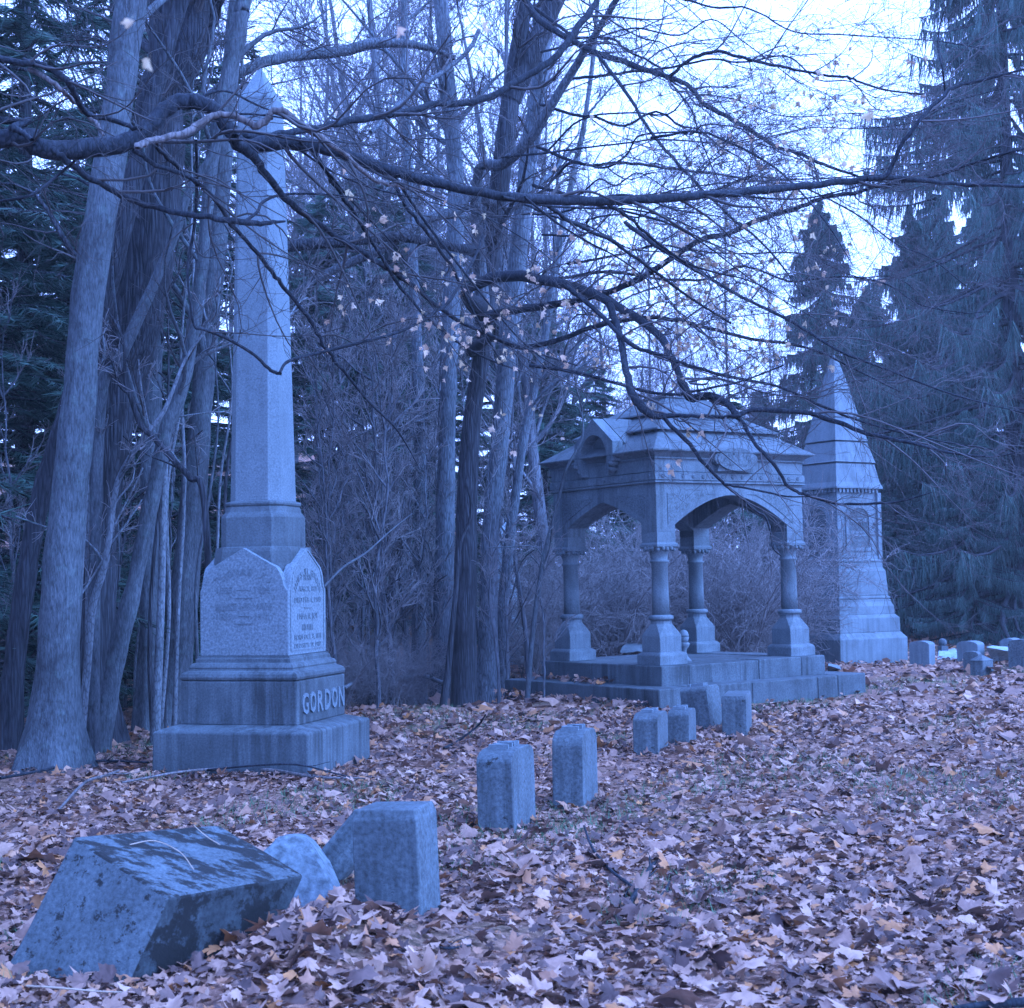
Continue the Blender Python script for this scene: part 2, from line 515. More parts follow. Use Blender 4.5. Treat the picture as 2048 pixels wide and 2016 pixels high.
# ================================================================== OBELISK
def obelisk():
    root = empty('obelisk_monument', (-2.060, 12.417, 0), math.radians(-15.52))
    tag(root, 'tall granite obelisk on stepped base with raised family name', 'obelisk')
    MB().loft([sqr(1.334, -.15), sqr(1.334, .342), sqr(1.02, .386)]).build('plinth', M_weath, root, .014, sub=3, rough=.004, seed=51)
    b = MB().loft([sqr(1.006, .386), sqr(1.006, .729)]).build('base_block', M_weath, root, .010, sub=3, rough=.0025, seed=52)
    pr = [(.482, .729), (.502, .742), (.508, .760), (.500, .785), (.478, .803), (.462, .806), (.452, .812), (.448, .822), (.452, .835), (.445, .850), (.436, .862), (.415, .870), (.412, .876), (.412, .900), (.400, .905), (.396, .921)]
    MB().loft([sqr(2 * w, z) for w, z in pr]).build('base_moulding', M_weath, root)
    MB().loft([octr(.764, .004, .921), octr(.764, .004, 1.30), octr(.735, .02, 1.42), octr(.700, .10, 1.50), octr(.672, .125, 1.76), octr(.655, .12, 1.795)]).build('die_block', M_weath, root, .004)
    half = [(.383, .925), (.383, 1.443), (.360, 1.465), (.347, 1.495), (.337, 1.535), (.318, 1.585), (.285, 1.632), (0, 1.788)]
    outl = half + [(-x, z) for x, z in reversed(half[:-1])]
    for k in range(4):
        piv = MB()
        piv.prism(outl, -.386, -.315)
        ang = k * math.pi / 2
        ca, sa = math.cos(ang), math.sin(ang)
        piv.v = [(x * ca - y * sa, x * sa + y * ca, z) for x, y, z in piv.v]
        tb = piv.build('tablet', M_tab, root, .004)
        nrm = np.array([math.sin(ang), -math.cos(ang), 0.]); ux = np.array([ca, sa, 0.]); uz = np.array([0, 0, 1.])
        f0 = nrm * .386
        if k == 1:                                             # border bead on the right-hand tablet
            inn = [(x * .86, .925 + .05 + (z - .925) * .915) for x, z in outl]
            mb = MB()
            n = len(outl)
            oo = [(x * .90, .925 + .035 + (z - .925) * .945) for x, z in outl]
            V = []
            for q in (oo, inn):
                for dpt in (0, .006):
                    V += [tuple(nrm * (.386 + dpt) + ux * a + uz * z) for a, z in q]
            F = []
            for i in range(n):
                j = (i + 1) % n
                F += [(i, j, n + j, n + i), (n + i, n + j, 3 * n + j, 3 * n + i), (3 * n + i, 3 * n + j, 2 * n + j, 2 * n + i)]
            mb.add(V, F)
            mb.build('tablet_border', M_tab, tb)
        if k in (0, 1):
            d = .010
            def ln(txt, z, h, w=None):
                mb = MB(); text_on(mb, txt, h, d, f0 + uz * z, ux, uz, width=w); mb.build('lettering', M_ins, tb)
            def lnx(txt, x, z, h, w):
                mb = MB(); text_on(mb, txt, h, d, f0 + ux * x + uz * z, ux, uz, width=w); mb.build('lettering', M_ins, tb)
            def dash(z, w, h):
                mb = MB(); mb_dash(mb, f0, ux, uz, z, w, h); mb.build('dash', M_ins, tb)
            mb = MB()
            if k == 0:
                text_arc(mb, 'THOMAS K.', .058, d, f0 + uz * 1.21, .36, 1.25, ux, uz); mb.build('lettering', M_ins, tb)
                lnx('1855', -.165, 1.425, .052, .135); dash(1.45, .10, .006); lnx('1928', .165, 1.425, .052, .135)
                dash(1.385, .16, .006)
                ln('ALICE HIS WIFE', 1.29, .058, .50)
                lnx('1859', -.165, 1.215, .052, .135); dash(1.24, .10, .006); lnx('1911', .165, 1.215, .052, .12)
                dash(1.18, .16, .006)
            else:
                text_arc(mb, 'JAMES W. GORDON', .05, d, f0 + uz * 1.30, .27, 2.1, ux, uz); mb.build('lettering', M_ins, tb)
                ln('BORN', 1.52, .05, .15); ln('AUG. 21, 1821', 1.425, .05, .36); ln('DIED FEB. 4, 1903', 1.335, .05, .54)
                dash(1.295, .15, .008)
                ln('EMMA A. JOY', 1.19, .065, .42); ln('HIS WIFE', 1.115, .05, .22)
                ln('BORN OCT. 8, 1831', 1.035, .05, .54); ln('DIED SEPT. 19, 1902', .965, .05, .54)
    MB().loft([octr(.585, .09, 1.795), octr(.572, .085, 1.80), octr(.572, .085, 2.040), octr(.555, .083, 2.062), octr(.525, .085, 2.085), octr(.508, .085, 2.13)]).build('collar_block', M_weath, root, .004)
    MB().loft([octr(.500, .085, 2.13), octr(.522, .088, 2.142), octr(.526, .088, 2.156), octr(.512, .086, 2.170), octr(.47, .083, 2.176)]).build('neck_ring', M_weath, root)
    MB().loft([octr(.456, .083, 2.172), octr(.296, .022, 5.542), octr(.012, .001, 5.833)]).build('shaft', M_gran, root, .003)
    V = None
    letters = 'GORDON'
    y0, y1 = -.425, .475
    pitch = (y1 - y0) / 6
    for i, ch in enumerate(letters):
        mb = MB()
        text_on(mb, ch, .168, .022, (.506, y0 + pitch * (i + .5), .462), (0, 1, 0), (0, 0, 1), width=pitch * .80, off=.018)
        mb.build('letter', M_letter, b)
    return root
def mb_dash(mb, f0, ux, uz, z, w, h):
    un = np.cross(ux, uz)
    V = []
    for dd in (-.002, .006):
        for a, c in ((-w / 2, 0), (w / 2, 0), (w / 2, h), (-w / 2, h)):
            V.append(tuple(f0 + ux * a + uz * (z + c) + un * dd))
    mb.add(V, [(3, 2, 1, 0), (4, 5, 6, 7), (0, 1, 5, 4), (1, 2, 6, 5), (2, 3, 7, 6), (3, 0, 4, 7)])
obelisk()

# ================================================================== CANOPY TOMB
def canopy():
    root = empty('canopy_monument', (2.139, 19.238, 0), math.radians(-55.23))
    # the old structure has settled a little: about half a degree out of plumb
    root.rotation_euler = (Matrix.Rotation(math.radians(-.55), 3, 'Y') @ Matrix.Rotation(math.radians(-55.23), 3, 'Z')).to_euler()
    tag(root, 'open stone canopy on four columns with stepped roof and platform', 'monument')
    A0, B0, A1, B1 = 3.08, 3.40, 2.39, 2.70
    def rim(A, B, z0, z1, wd, cuts_x, cuts_y, mat, jit):
        """perimeter course of blocks; cuts along the -y/+y sides (x) and +x/-x sides (y)"""
        r = random.Random(3)
        for sgn in (-1, 1):
            e = [-A / 2] + cuts_x + [A / 2]
            for a, c in zip(e[:-1], e[1:]):
                j = r.uniform(-jit, jit)
                ys_ = sorted((sgn * B / 2, sgn * (B / 2 - wd)))
                MB().box(a + .003, c - .003, ys_[0], ys_[1], z0, z1 + j).build('stone_block', mat, root, .014, sub=2, rough=.004, seed=int(a * 7 + 50))
        for sgn in (-1, 1):
            e = [-B / 2 + wd] + cuts_y + [B / 2 - wd]
            for a, c in zip(e[:-1], e[1:]):
                j = r.uniform(-jit, jit)
                xs_ = sorted((sgn * A / 2, sgn * (A / 2 - wd)))
                MB().box(xs_[0], xs_[1], a + .003, c - .003, z0, z1 + j).build('stone_block', mat, root, .014, sub=2, rough=.004, seed=int(a * 7 + 50))
    rim(A0, B0, -.2, .239, .50, [-.95], [-.25, .85], M_weath, .006)
    rim(A1, B1, .225, .470, .42, [-.15], [.2], M_weath, .004)
    MB().box(-A1 / 2 + .423, A1 / 2 - .423, -B1 / 2 + .423, B1 / 2 - .423, .0, .462).build('paving_slab', M_weath, root, .01)
    ac, bc, hw = .88, 1.07, .142
    for sx in (-1, 1):
        for sy in (-1, 1):
            cx, cy = sx * ac, sy * bc
            c = empty('column', (cx, cy, 0)); c.parent = root
            MB().loft([sqr(.425, .470), sqr(.425, .582), sqr(.405, .600), sqr(.345, .622)]).build('foot_block', M_cano, c, .006)
            MB().loft([octr(.335, .006, .618), octr(.335, .006, .81), octr(.325, .010, .83), octr(.255, .055, .93), octr(.235, .062, .955), octr(.235, .062, .995)]).build('pedestal', M_cano, c, .004)
            MB().lathe([(.118, .995), (.146, 1.003), (.153, 1.02), (.150, 1.038), (.138, 1.052), (.112, 1.06)], 24).build('base_ring', M_cano, c, smooth=True)
            MB().lathe([(.104, 1.055), (.100, 1.3), (.096, 1.675), (.112, 1.684), (.118, 1.695), (.112, 1.707), (.097, 1.714), (.10, 1.75), (.112, 1.79), (.135, 1.83), (.143, 1.856)], 24).build('shaft', M_cano, c, smooth=True)
            mb = MB()
            for k in range(16):
                th = 2 * math.pi * k / 16
                rr = .150 + .022 * abs(math.sin(2 * th)) ** 2
                mb.sphere((rr * math.cos(th), rr * math.sin(th), 1.838 + .008 * (k % 2)), .026, 7, 5, (1, 1, 1.15))
            mb.build('capital_leaves', M_cano, c, smooth=True)
            MB().loft([sqr(.30, 1.858), sqr(.325, 1.868), sqr(.328, 1.892), sqr(.31, 1.905), sqr(.29, 1.915), sqr(.284, 1.922)]).build('capital_moulding', M_cano, c)
            MB().loft([sqr(.284, 1.920), sqr(.284, 2.030), sqr(.276, 2.034), sqr(.276, 2.042)]).build('impost_block', M_cano, c, .003)
    Ae, Be, th = 2 * (ac + hw), 2 * (bc + hw), .284
    def arch(half, zs, za, e):
        return [(x, zs + (za - zs) * (1 - abs(x / half) ** e)) for x in np.linspace(half, -half, 29)]
    z0, z1 = 2.042, 2.618
    def wall(L, zs, za, e):
        p = [(-L / 2, z0), (-L / 2, z1), (L / 2, z1), (L / 2, z0), (L / 2 - th, z0)]
        return p + arch(L / 2 - th, zs, za, e) + [(-L / 2 + th, z0)]
    def spandrel(L, zs, za, e, sgn):
        h = L / 2 - th
        top = z1 - .115
        pts = []
        for x in np.linspace(h * 1.12, h * .30, 14):
            z = zs + (za - zs) * (1 - abs(x / h) ** e) + .085
            pts.append((sgn * x, min(z, top - .004)))
        pts.append((sgn * h * .28, top)); pts.append((sgn * h * 1.12, top))
        return pts
    for sy in (-1, 1):
        ys_ = sorted((sy * Be / 2, sy * (Be / 2 - th)))
        w = MB().prism(wall(Ae, 2.155, 2.445, 1.30), ys_[0], ys_[1]).build('arch_wall', M_cano, root)
        for sg in (-1, 1):
            q = sorted((sy * Be / 2, sy * (Be / 2 + .008)))
            MB().prism(spandrel(Ae, 2.155, 2.445, 1.30, sg), q[0], q[1]).build('spandrel_panel', M_canod, w)
    for sx in (-1, 1):
        xs_ = sorted((sx * Ae / 2, sx * (Ae / 2 - th)))
        L = Be
        p = [(-L / 2 + th, z0), (-L / 2 + th, z1), (L / 2 - th, z1), (L / 2 - th, z0)] + arch(L / 2 - th, 2.13, 2.49, 1.75)
        w = MB().prism(p, xs_[0], xs_[1], 'x').build('arch_wall', M_cano, root)
        for sg in (-1, 1):
            q = sorted((sx * Ae / 2, sx * (Ae / 2 + .008)))
            MB().prism(spandrel(Be, 2.13, 2.49, 1.75, sg), q[0], q[1], 'x').build('spandrel_panel', M_canod, w)
    def ring(dz, name, mat, bev=0.):
        return MB().loft([sqr(Ae + 2 * d, z, Be + 2 * d) for d, z in dz]).build(name, mat, root, bev)
    ring([(.0, 2.618), (.035, 2.630), (.035, 2.645), (.015, 2.652), (.015, 2.660)], 'lower_string_course', M_cano)
    fr = ring([(.008, 2.660), (.030, 2.663), (.030, 2.752), (.008, 2.757)], 'rosette_frieze', M_cano)
    ring([(.0, 2.757), (.012, 2.764), (.012, 2.915)], 'upper_frieze', M_cano)
    ring([(.04, 2.915), (.04, 2.930), (.018, 2.936), (.035, 2.952), (.07, 2.978), (.115, 2.995), (.130, 3.003), (.133, 3.018)], 'cornice', M_cano)
    def rosette(p, axis, parent):
        mb = MB()
        for k in range(6):
            a = k * math.pi / 3
            u, v = .017 * math.cos(a), .017 * math.sin(a)
            c = (p[0], p[1] + u, p[2] + v) if axis == 'x' else (p[0] + u, p[1], p[2] + v)
            mb.sphere(c, .012, 6, 4)
        mb.sphere(p, .012, 6, 4)
        mb.build('rosette', M_cano, parent, smooth=True)
    for y in np.linspace(-Be / 2 + .09, Be / 2 - .09, 15):
        rosette((Ae / 2 + .031, y, 2.708), 'x', fr)
    for x in np.linspace(-Ae / 2 + .09, Ae / 2 - .09, 12):
        rosette((x, -Be / 2 - .031, 2.708), 'y', fr)
    MB().loft([sqr(2.31, 3.018, 2.67), sqr(1.60, 3.262, 1.93)]).build('roof_tier', M_roof, root, .004)
    MB().loft([sqr(1.50, 3.255, 1.83), sqr(1.50, 3.288, 1.83), sqr(1.70, 3.290, 2.03), sqr(1.68, 3.312, 2.01), sqr(1.10, 3.500, 1.36)]).build('roof_tier', M_roof, root, .003)
    MB().loft([sqr(1.00, 3.495, 1.26), sqr(1.00, 3.522, 1.26), sqr(1.17, 3.524, 1.43), sqr(1.15, 3.546, 1.41), sqr(.50, 3.765, .68)]).build('roof_tier', M_roof, root, .003)
    MB().loft([sqr(.54, 3.765, .72), sqr(.54, 3.785, .72)]).build('roof_cap', M_roof, root, .004)
    # gablet with niche on the left face
    g = empty('gablet', (0, 0, 0)); g.parent = root
    yF = -Be / 2 - .125
    outer = [(-.27, 2.775), (-.29, 2.86), (-.36, 2.93), (-.385, 2.955), (-.385, 3.175), (0, 3.485), (.385, 3.175), (.385, 2.955), (.36, 2.93), (.29, 2.86), (.27, 2.775)]
    nich = [(x, z) for x, z in [(.235, 2.775), (.255, 2.90)] + [(.262 * math.cos(a), 3.0 + .28 * math.sin(a)) for a in np.linspace(0, math.pi, 15)] + [(-.255, 2.90), (-.235, 2.775)]]
    MB().prism(outer + nich, yF, yF + .17).build('niche_frame', M_cano, g)
    MB().prism([(-.36, 2.78), (-.36, 3.16), (0, 3.455), (.36, 3.16), (.36, 2.78)], yF + .17, yF + .62).build('gablet_block', M_cano, g)
    MB().prism([(-.40, 3.155), (-.385, 3.185), (0, 3.498), (.385, 3.185), (.40, 3.155), (0, 3.468)], yF + .172, yF + .66).build('gablet_roof', M_roof, g)
    for sg in (-1, 1):
        MB().box(sg * .37 - .055, sg * .37 + .055, yF - .025, yF + .14, 2.935, 2.96).sphere((sg * .355, yF + .03, 2.905), .04, 10, 6, (1, 2, 1)).sphere((sg * .315, yF + .05, 2.84), .035, 10, 6, (1, 2, 1.2)).build('corbel', M_cano, g)
    # oval plaque on the right face
    xP = Ae / 2 + .014
    ov = [(.315 * math.cos(a), 2.922 + .142 * math.sin(a)) for a in np.linspace(0, 2 * math.pi, 37)[:-1]]
    pl = MB().prism(ov, xP, xP + .11, 'x')
    for sg in (-1, 1):
        e = [(sg * .28 + .075 * math.cos(a), 2.925 + .07 * math.sin(a)) for a in np.linspace(0, 2 * math.pi, 17)[:-1]]
        pl.prism(e, xP, xP + .095, 'x')
    pl.prism([(-.30, 2.775), (-.26, 2.86), (.26, 2.86), (.30, 2.775)], xP, xP + .075, 'x')
    po = pl.build('oval_plaque', M_canod, root)
    mb = MB()
    f0 = np.array([xP + .11, 0, 0])
    text_arc(mb, 'ANDREW J. LANE', .045, .010, f0 + np.array([0, 0, 2.70]), .275, 1.55, (0, 1, 0), (0, 0, 1))
    mb.build('lettering', M_cano, po)['kind'] = 'stuff'; mb = MB()
    text_on(mb, '1809 - 1889', .032, .010, f0 + np.array([0, 0, 2.835]), (0, 1, 0), (0, 0, 1), width=.34)
    mb.build('lettering', M_cano, po)
    return root
canopy()

def urn():
    c = np.array([2.139, 19.238]); yaw = math.radians(-55.23)
    p = at(684, 655, 18.2)
    u = empty('stone_urn', (p[0], p[1], .468)); u.scale = (.86, .86, .9)
    tag(u, 'small pale ball topped urn standing inside the canopy behind its front column', 'urn')
    MB().loft([sqr(.20, 0), sqr(.20, .03)]).build('foot', M_mono, u, .004)
    MB().lathe([(.10, .03), (.085, .05), (.05, .09), (.035, .14), (.04, .18), (.07, .21), (.085, .25), (.075, .27)], 16).build('stem', M_mono, u, smooth=True)
    MB().lathe([(.05, .27), (.068, .30), (.075, .34), (.072, .343)], 16).build('bowl', M_mono, u, smooth=True)
    MB().lathe([(.072, .345), (.073, .37), (.062, .405), (.04, .43), (.002, .442)], 16).build('ball_cap', M_mono, u, smooth=True)
urn()

# ================================================================== TALL RIGHT MONUMENT
def tall_monument():
    root = empty('pyramid_monument', (5.666, 26.072, 0), math.radians(-58.22))
    tag(root, 'tall tapering granite monument with arched tablets and steep roof', 'monument')
    MB().loft([sqr(1.565, -.15), sqr(1.578, .41), sqr(1.41, .515)]).build('plinth', M_mono, root, .01)
    MB().loft([sqr(1.41, .515), sqr(1.40, .755), sqr(1.29, .815)]).build('base_step', M_mono, root, .008)
    MB().loft([sqr(1.29, .815), sqr(1.28, .955), sqr(1.245, .985), sqr(1.205, 1.03), sqr(1.20, 1.07)]).build('base_step', M_mono, root, .006)
    MB().loft([sqr(1.165, 1.07), sqr(1.19, 1.085), sqr(1.19, 1.108), sqr(1.15, 1.125), sqr(1.13, 1.14)]).build('base_moulding', M_mono, root)
    MB().loft([sqr(1.155, 1.14), sqr(1.10, 1.555), sqr(1.035, 1.615), sqr(1.03, 1.70)]).build('lower_die', M_mono, root, .005)
    MB().loft([sqr(1.01, 1.70), sqr(1.045, 1.715), sqr(1.045, 1.735), sqr(1.00, 1.755), sqr(.99, 1.78), sqr(.975, 1.82)]).build('die_moulding', M_mono, root)
    die = MB().loft([sqr(.962, 1.82), sqr(.94, 2.885)]).build('die', M_mono, root, .006)
    for ang, txt in ((0, False), (math.pi / 2, True), (math.pi, False), (-math.pi / 2, False)):
        ca, sa = math.cos(ang), math.sin(ang)
        nrm = np.array([sa, -ca, 0.]); ux = np.array([ca, sa, 0.]); uz = np.array([0, 0, 1.])
        def arcp(hw_, zb, zt):
            return [(hw_, zb)] + [(hw_ * math.cos(a), zt - hw_ * .75 + hw_ * .75 * math.sin(a)) for a in np.linspace(0, math.pi, 17)] + [(-hw_, zb)]
        o1, o2 = arcp(.30, 1.90, 2.70), arcp(.235, 1.955, 2.635)
        mb = MB(); n = len(o1); V = []
        for q in (o1, o2):
            for dp in (.455, .505):
                V += [tuple(nrm * dp + ux * a + uz * z) for a, z in q]
        F = []
        for i in range(n):
            j = (i + 1) % n
            F += [(i, j, n + j, n + i), (n + i, n + j, 3 * n + j, 3 * n + i), (3 * n + i, 3 * n + j, 2 * n + j, 2 * n + i)]
        mb.add(V, F)
        fr = mb.build('tablet_frame', M_mono, die)
        mb = MB()
        V = [tuple(nrm * .4755 + ux * a + uz * z) for a, z in o2] + [tuple(nrm * .487 + ux * a + uz * z) for a, z in o2]
        mb.add(V, [tuple(range(n)), tuple(range(n, 2 * n))] + [(i, (i + 1) % n, (i + 1) % n + n, i + n) for i in range(n)])
        tb = mb.build('tablet', M_weath, die)
        if txt:
            mb = MB(); f0 = nrm * .487
            for z in (2.40, 2.165):
                mb = MB()
                V = [tuple(nrm * dp + ux * a + uz * (z + c)) for dp in (.484, .494) for a, c in ((-.18, -.015), (.18, -.015), (.18, .065), (-.18, .065))]
                mb.add(V, [(3, 2, 1, 0), (4, 5, 6, 7), (0, 1, 5, 4), (1, 2, 6, 5), (2, 3, 7, 6), (3, 0, 4, 7)])
                mb.build('name_bar', M_mono, tb)
            for s_, z, w, dp in (('JOHN PLATT', 2.405, .30, .494), ('BORN OCT. 2, 1811', 2.325, .36, .487), ('DIED MAY 9, 1892', 2.26, .36, .487), ('JANE WHITE', 2.17, .31, .494), ('HIS WIFE', 2.10, .2, .487), ('1820 - 1898', 2.03, .33, .487)):
                mb = MB(); text_on(mb, s_, .045, .012, nrm * dp + uz * z, ux, uz, width=w); mb.build('lettering', M_ins, tb)
    for sx in (-1, 1):
        for sy in (-1, 1):
            if (sx, sy) == (1, -1):
                continue
            MB().box(sx * .476 - .045, sx * .476 + .045, sy * .476 - .045, sy * .476 + .045, 1.76, 2.90).build('corner_pilaster', M_mono, root, .008)
    mb = MB()
    for k in range(4):
        ang = k * math.pi / 2; ca, sa = math.cos(ang), math.sin(ang)
        for u in np.linspace(-.43, .43, 11):
            x, y = u, -.50
            d = MB().box(x - .022, x + .022, y - .02, y + .03, 2.90, 2.965)
            d.v = [(a * ca - b * sa, a * sa + b * ca, z) for a, b, z in d.v]
            mb.add(d.v, d.f)
    mb.build('dentil_frieze', M_mono, root)
    MB().loft([sqr(.96, 2.885), sqr(.96, 2.965)]).build('frieze', M_mono, root)
    MB().loft([sqr(1.09, 2.965), sqr(1.09, 2.995), sqr(1.02, 3.08), sqr(.905, 3.395)]).build('roof_tier', M_mono, root, .004)
    MB().loft([sqr(.80, 3.39), sqr(.80, 3.422), sqr(.94, 3.424), sqr(.92, 3.448), sqr(.745, 3.775)]).build('roof_tier', M_mono, root, .004)
    MB().loft([sqr(.64, 3.77), sqr(.64, 3.80), sqr(.77, 3.802), sqr(.755, 3.826), sqr(.56, 4.20)]).build('roof_tier', M_mono, root, .004)
    MB().loft([sqr(.535, 4.20), sqr(.58, 4.205), sqr(.57, 4.23), sqr(.36, 4.70)]).build('roof_tier', M_mono, root, .004)
    MB().loft([sqr(.34, 4.70), sqr(.38, 4.705), sqr(.37, 4.725), sqr(.10, 5.25), sqr(.015, 5.34)]).build('spire', M_mono, root, .003)
tall_monument()

# ================================================================== GRAVESTONES
YAW = math.radians(-15.5)
UX = np.array([math.cos(YAW), math.sin(YAW), 0]); UY = np.array([-math.sin(YAW), math.cos(YAW), 0])
def solve_along(p, d, px):
    """distance t along d from p until the picture column px is met"""
    r = lambda q: (q - CAM)
    n = RT - (px - 512) / FOC * FW
    return -np.dot(r(p), n) / np.dot(d, n)
def marker(front, left_px, right_px, top_py, yaw, label, name='footstone', shape='barrel', rise=.05, letters=None, lean=0., leany=0., mat=None, seed=1, group=None, sink=.1, extra=0.):
    ux = np.array([math.cos(yaw), math.sin(yaw), 0]); uy = np.array([-math.sin(yaw), math.cos(yaw), 0])
    P = onground(*front)
    w = abs(solve_along(P, -ux, left_px)); d = abs(solve_along(P, uy, right_px))
    dep = np.dot(P - CAM, FW)
    h = (front[1] - top_py) / FOC * dep
    c = P - ux * w / 2 + uy * d / 2
    root = empty(name, (c[0], c[1], 0), yaw, leany, lean)
    tag(root, label, 'gravestone', group)
    a, b = w / 2, d / 2
    if shape == 'barrel':                        # top rounded from front to back
        pr = [(-b, -sink), (b, -sink), (b, h)] + [(b - .30 * d * (1 - math.cos(t)), h + rise * math.sin(t)) for t in np.linspace(.35, math.pi / 2, 5)] + [(-b + .30 * d * (1 - math.cos(t)), h + rise * math.sin(t)) for t in np.linspace(math.pi / 2, .35, 5)] + [(-b, h)]
        mb = MB().prism(pr, -a, a, 'x')
    elif shape == 'arch':                        # head rounded from side to side
        pr = [(-a, -sink), (a, -sink), (a, h)] + [(a * math.cos(t), h + rise * math.sin(t)) for t in np.linspace(.1, math.pi - .1, 13)] + [(-a, h)]
        mb = MB().prism(pr, -b, b, 'y')
    elif shape == 'pyramid':
        mb = MB().loft([sqr(w, -sink, d), sqr(w, h, d), sqr(w * 1.06, h + .005, d * 1.06), sqr(.01, h + rise, .01)])
    else:                                        # flat top with a worn bevel
        mb = MB().loft([sqr(w, -sink, d), sqr(w, h, d), sqr(w - .5 * rise, h + rise, d - .8 * rise)])
    mb.build('stone_block', mat or M_mark, root, .006, sub=2, rough=.002, seed=seed)
    if letters:
        top = h + rise + .010
        n = len(letters)
        for i, ch in enumerate(letters):                  # read from the right-hand side, across the top
            mt = MB()
            v = -d * .27 + (i + .5) * d * .54 / n
            text_on(mt, ch, w * .56, .030, (w * .24, v, top), (0, 1, 0), (-1, 0, 0), width=d * .54 / n * .78, off=.02)
            mt.build('letter', M_letter, root)
    return root, w, d, h
G_ROW = 'footstones in a row across the plot'
marker((421, 931), 356, 441.5, 823, YAW + .02, 'upright pale grey footstone standing in front of a leaning broken stone', shape='flat', rise=.045, lean=-.035, seed=2)
marker((513.7, 832), 478, 536, 764, YAW, 'footstone with raised letters on its rounded top, nearest of the row', rise=.07, letters='MA', seed=3, group=G_ROW, lean=-.015)
marker((583.4, 806.5), 552.8, 598, 746.5, YAW, 'taller footstone with rounded top just behind the nearest lettered one', rise=.09, letters='PA', seed=4, group=G_ROW)
marker((658, 757.5), 633.5, 668.5, 722, YAW, 'squat lettered footstone at the left of the touching pair', rise=.06, letters='JWG', seed=5, group=G_ROW)
marker((689.5, 748.6), 668, 696.5, 716.5, YAW, 'footstone at the right of the touching pair below the canopy step', rise=.05, letters='EAG', seed=6, group=G_ROW)
marker((711, 729), 684, 724, 692.5, YAW - .25, 'footstone leaning against the corner of the canopy step', rise=.05, letters='TG', seed=7, group=G_ROW, lean=-.11)
marker((747, 736.8), 722.2, 752, 699.6, YAW + .05, 'plain square footstone right of the canopy corner', shape='flat', rise=.03, seed=8, group=G_ROW)
# far right
YR = math.radians(-38)
marker((929.5, 666), 909.5, 935.5, 645, YR, 'round headed low stone beside the base of the tall monument', 'headstone', 'arch', .06, seed=9, mat=M_mono)
marker((983, 676), 970.3, 993.5, 661.3, math.radians(-48), 'small square post with a pointed pyramid cap on the right lawn', 'grave_post', 'pyramid', .09, seed=10)
marker((978.5, 673.5), 963.5, 982, 654.5, YR, 'low round headed stone touching the back of the pyramid capped post', 'headstone', 'arch', .045, seed=11)
marker((978, 662), 957, 985, 645.5, YR, 'wide round headed stone standing behind the pyramid capped post', 'headstone', 'arch', .07, seed=12, mat=M_mono)
marker((1034, 668), 1008.5, 1042, 643, YR, 'dark square headstone at the right edge of the lawn', 'headstone', 'arch', .05, seed=13)
marker((1016, 657), 1000, 1023, 643, YR, 'round topped stone half hidden behind the dark headstone at the edge', 'headstone', 'arch', .08, seed=14, mat=M_mono)

def block_from(name, label, cat, pts, mat, rough=.006, bev=.015, sub=3, seed=0, nm='stone_block'):
    """eight corners: four bottom (ccw) then four top"""
    P = np.array(pts); c = P[:4].mean(0); c[2] = 0
    r = empty(name, c)
    tag(r, label, cat)
    mb = MB().add(P - c, [(3, 2, 1, 0), (4, 5, 6, 7), (0, 1, 5, 4), (1, 2, 6, 5), (2, 3, 7, 6), (3, 0, 4, 7)])
    mb.build(nm, mat, r, bev, sub=sub, rough=rough, seed=seed)
    return r
def lower(p, dz, sh=0):
    q = np.array(p, float); q[2] -= dz; return q
BF, BL = onground(130, 981), onground(5, 971)
Ff, TL = at(169.4, 897.8, 5.86), at(73.7, 835.9, 6.12)
Rr, TR = at(304.5, 874.5, 6.32), at(218.6, 824.1, 6.48)
slantA = (BF - Ff) * .25; slantB = (BL - TL) * .2
BR, BRb = BF + (Rr - Ff), BL + (TR - TL)
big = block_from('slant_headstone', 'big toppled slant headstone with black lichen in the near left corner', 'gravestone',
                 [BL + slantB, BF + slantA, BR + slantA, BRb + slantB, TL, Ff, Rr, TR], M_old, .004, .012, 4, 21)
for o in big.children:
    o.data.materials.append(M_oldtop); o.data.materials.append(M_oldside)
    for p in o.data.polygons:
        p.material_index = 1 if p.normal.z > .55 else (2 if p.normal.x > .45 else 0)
# two straws lying on its slanted face
def straw(pts, label, rad=.0022, mat=None, name='straw', cat='straw', lift=0.012):
    P = crom(pts, 5)
    t = TB(); t.add(P[None], np.full((1, len(P)), rad), 5)
    o = link(name, t.mesh(name, mat or M_straw))
    tag(o, label, cat)
    return o
def face_pt(u, v, lift=.012):
    a = TL * (1 - u) * (1 - v) + TR * u * (1 - v) + Ff * (1 - u) * v + Rr * u * v
    return a + np.array([0, 0, lift])
straw([face_pt(.22, .25), face_pt(.36, .30, .03), face_pt(.42, .48, .022), face_pt(.36, .72)], 'longer dry straw lying on the slanted face of the toppled stone')
straw([face_pt(.80, .04), face_pt(.76, .14, .022), face_pt(.74, .30, .02), face_pt(.76, .40)], 'shorter dry straw near the far top edge of the toppled stone')

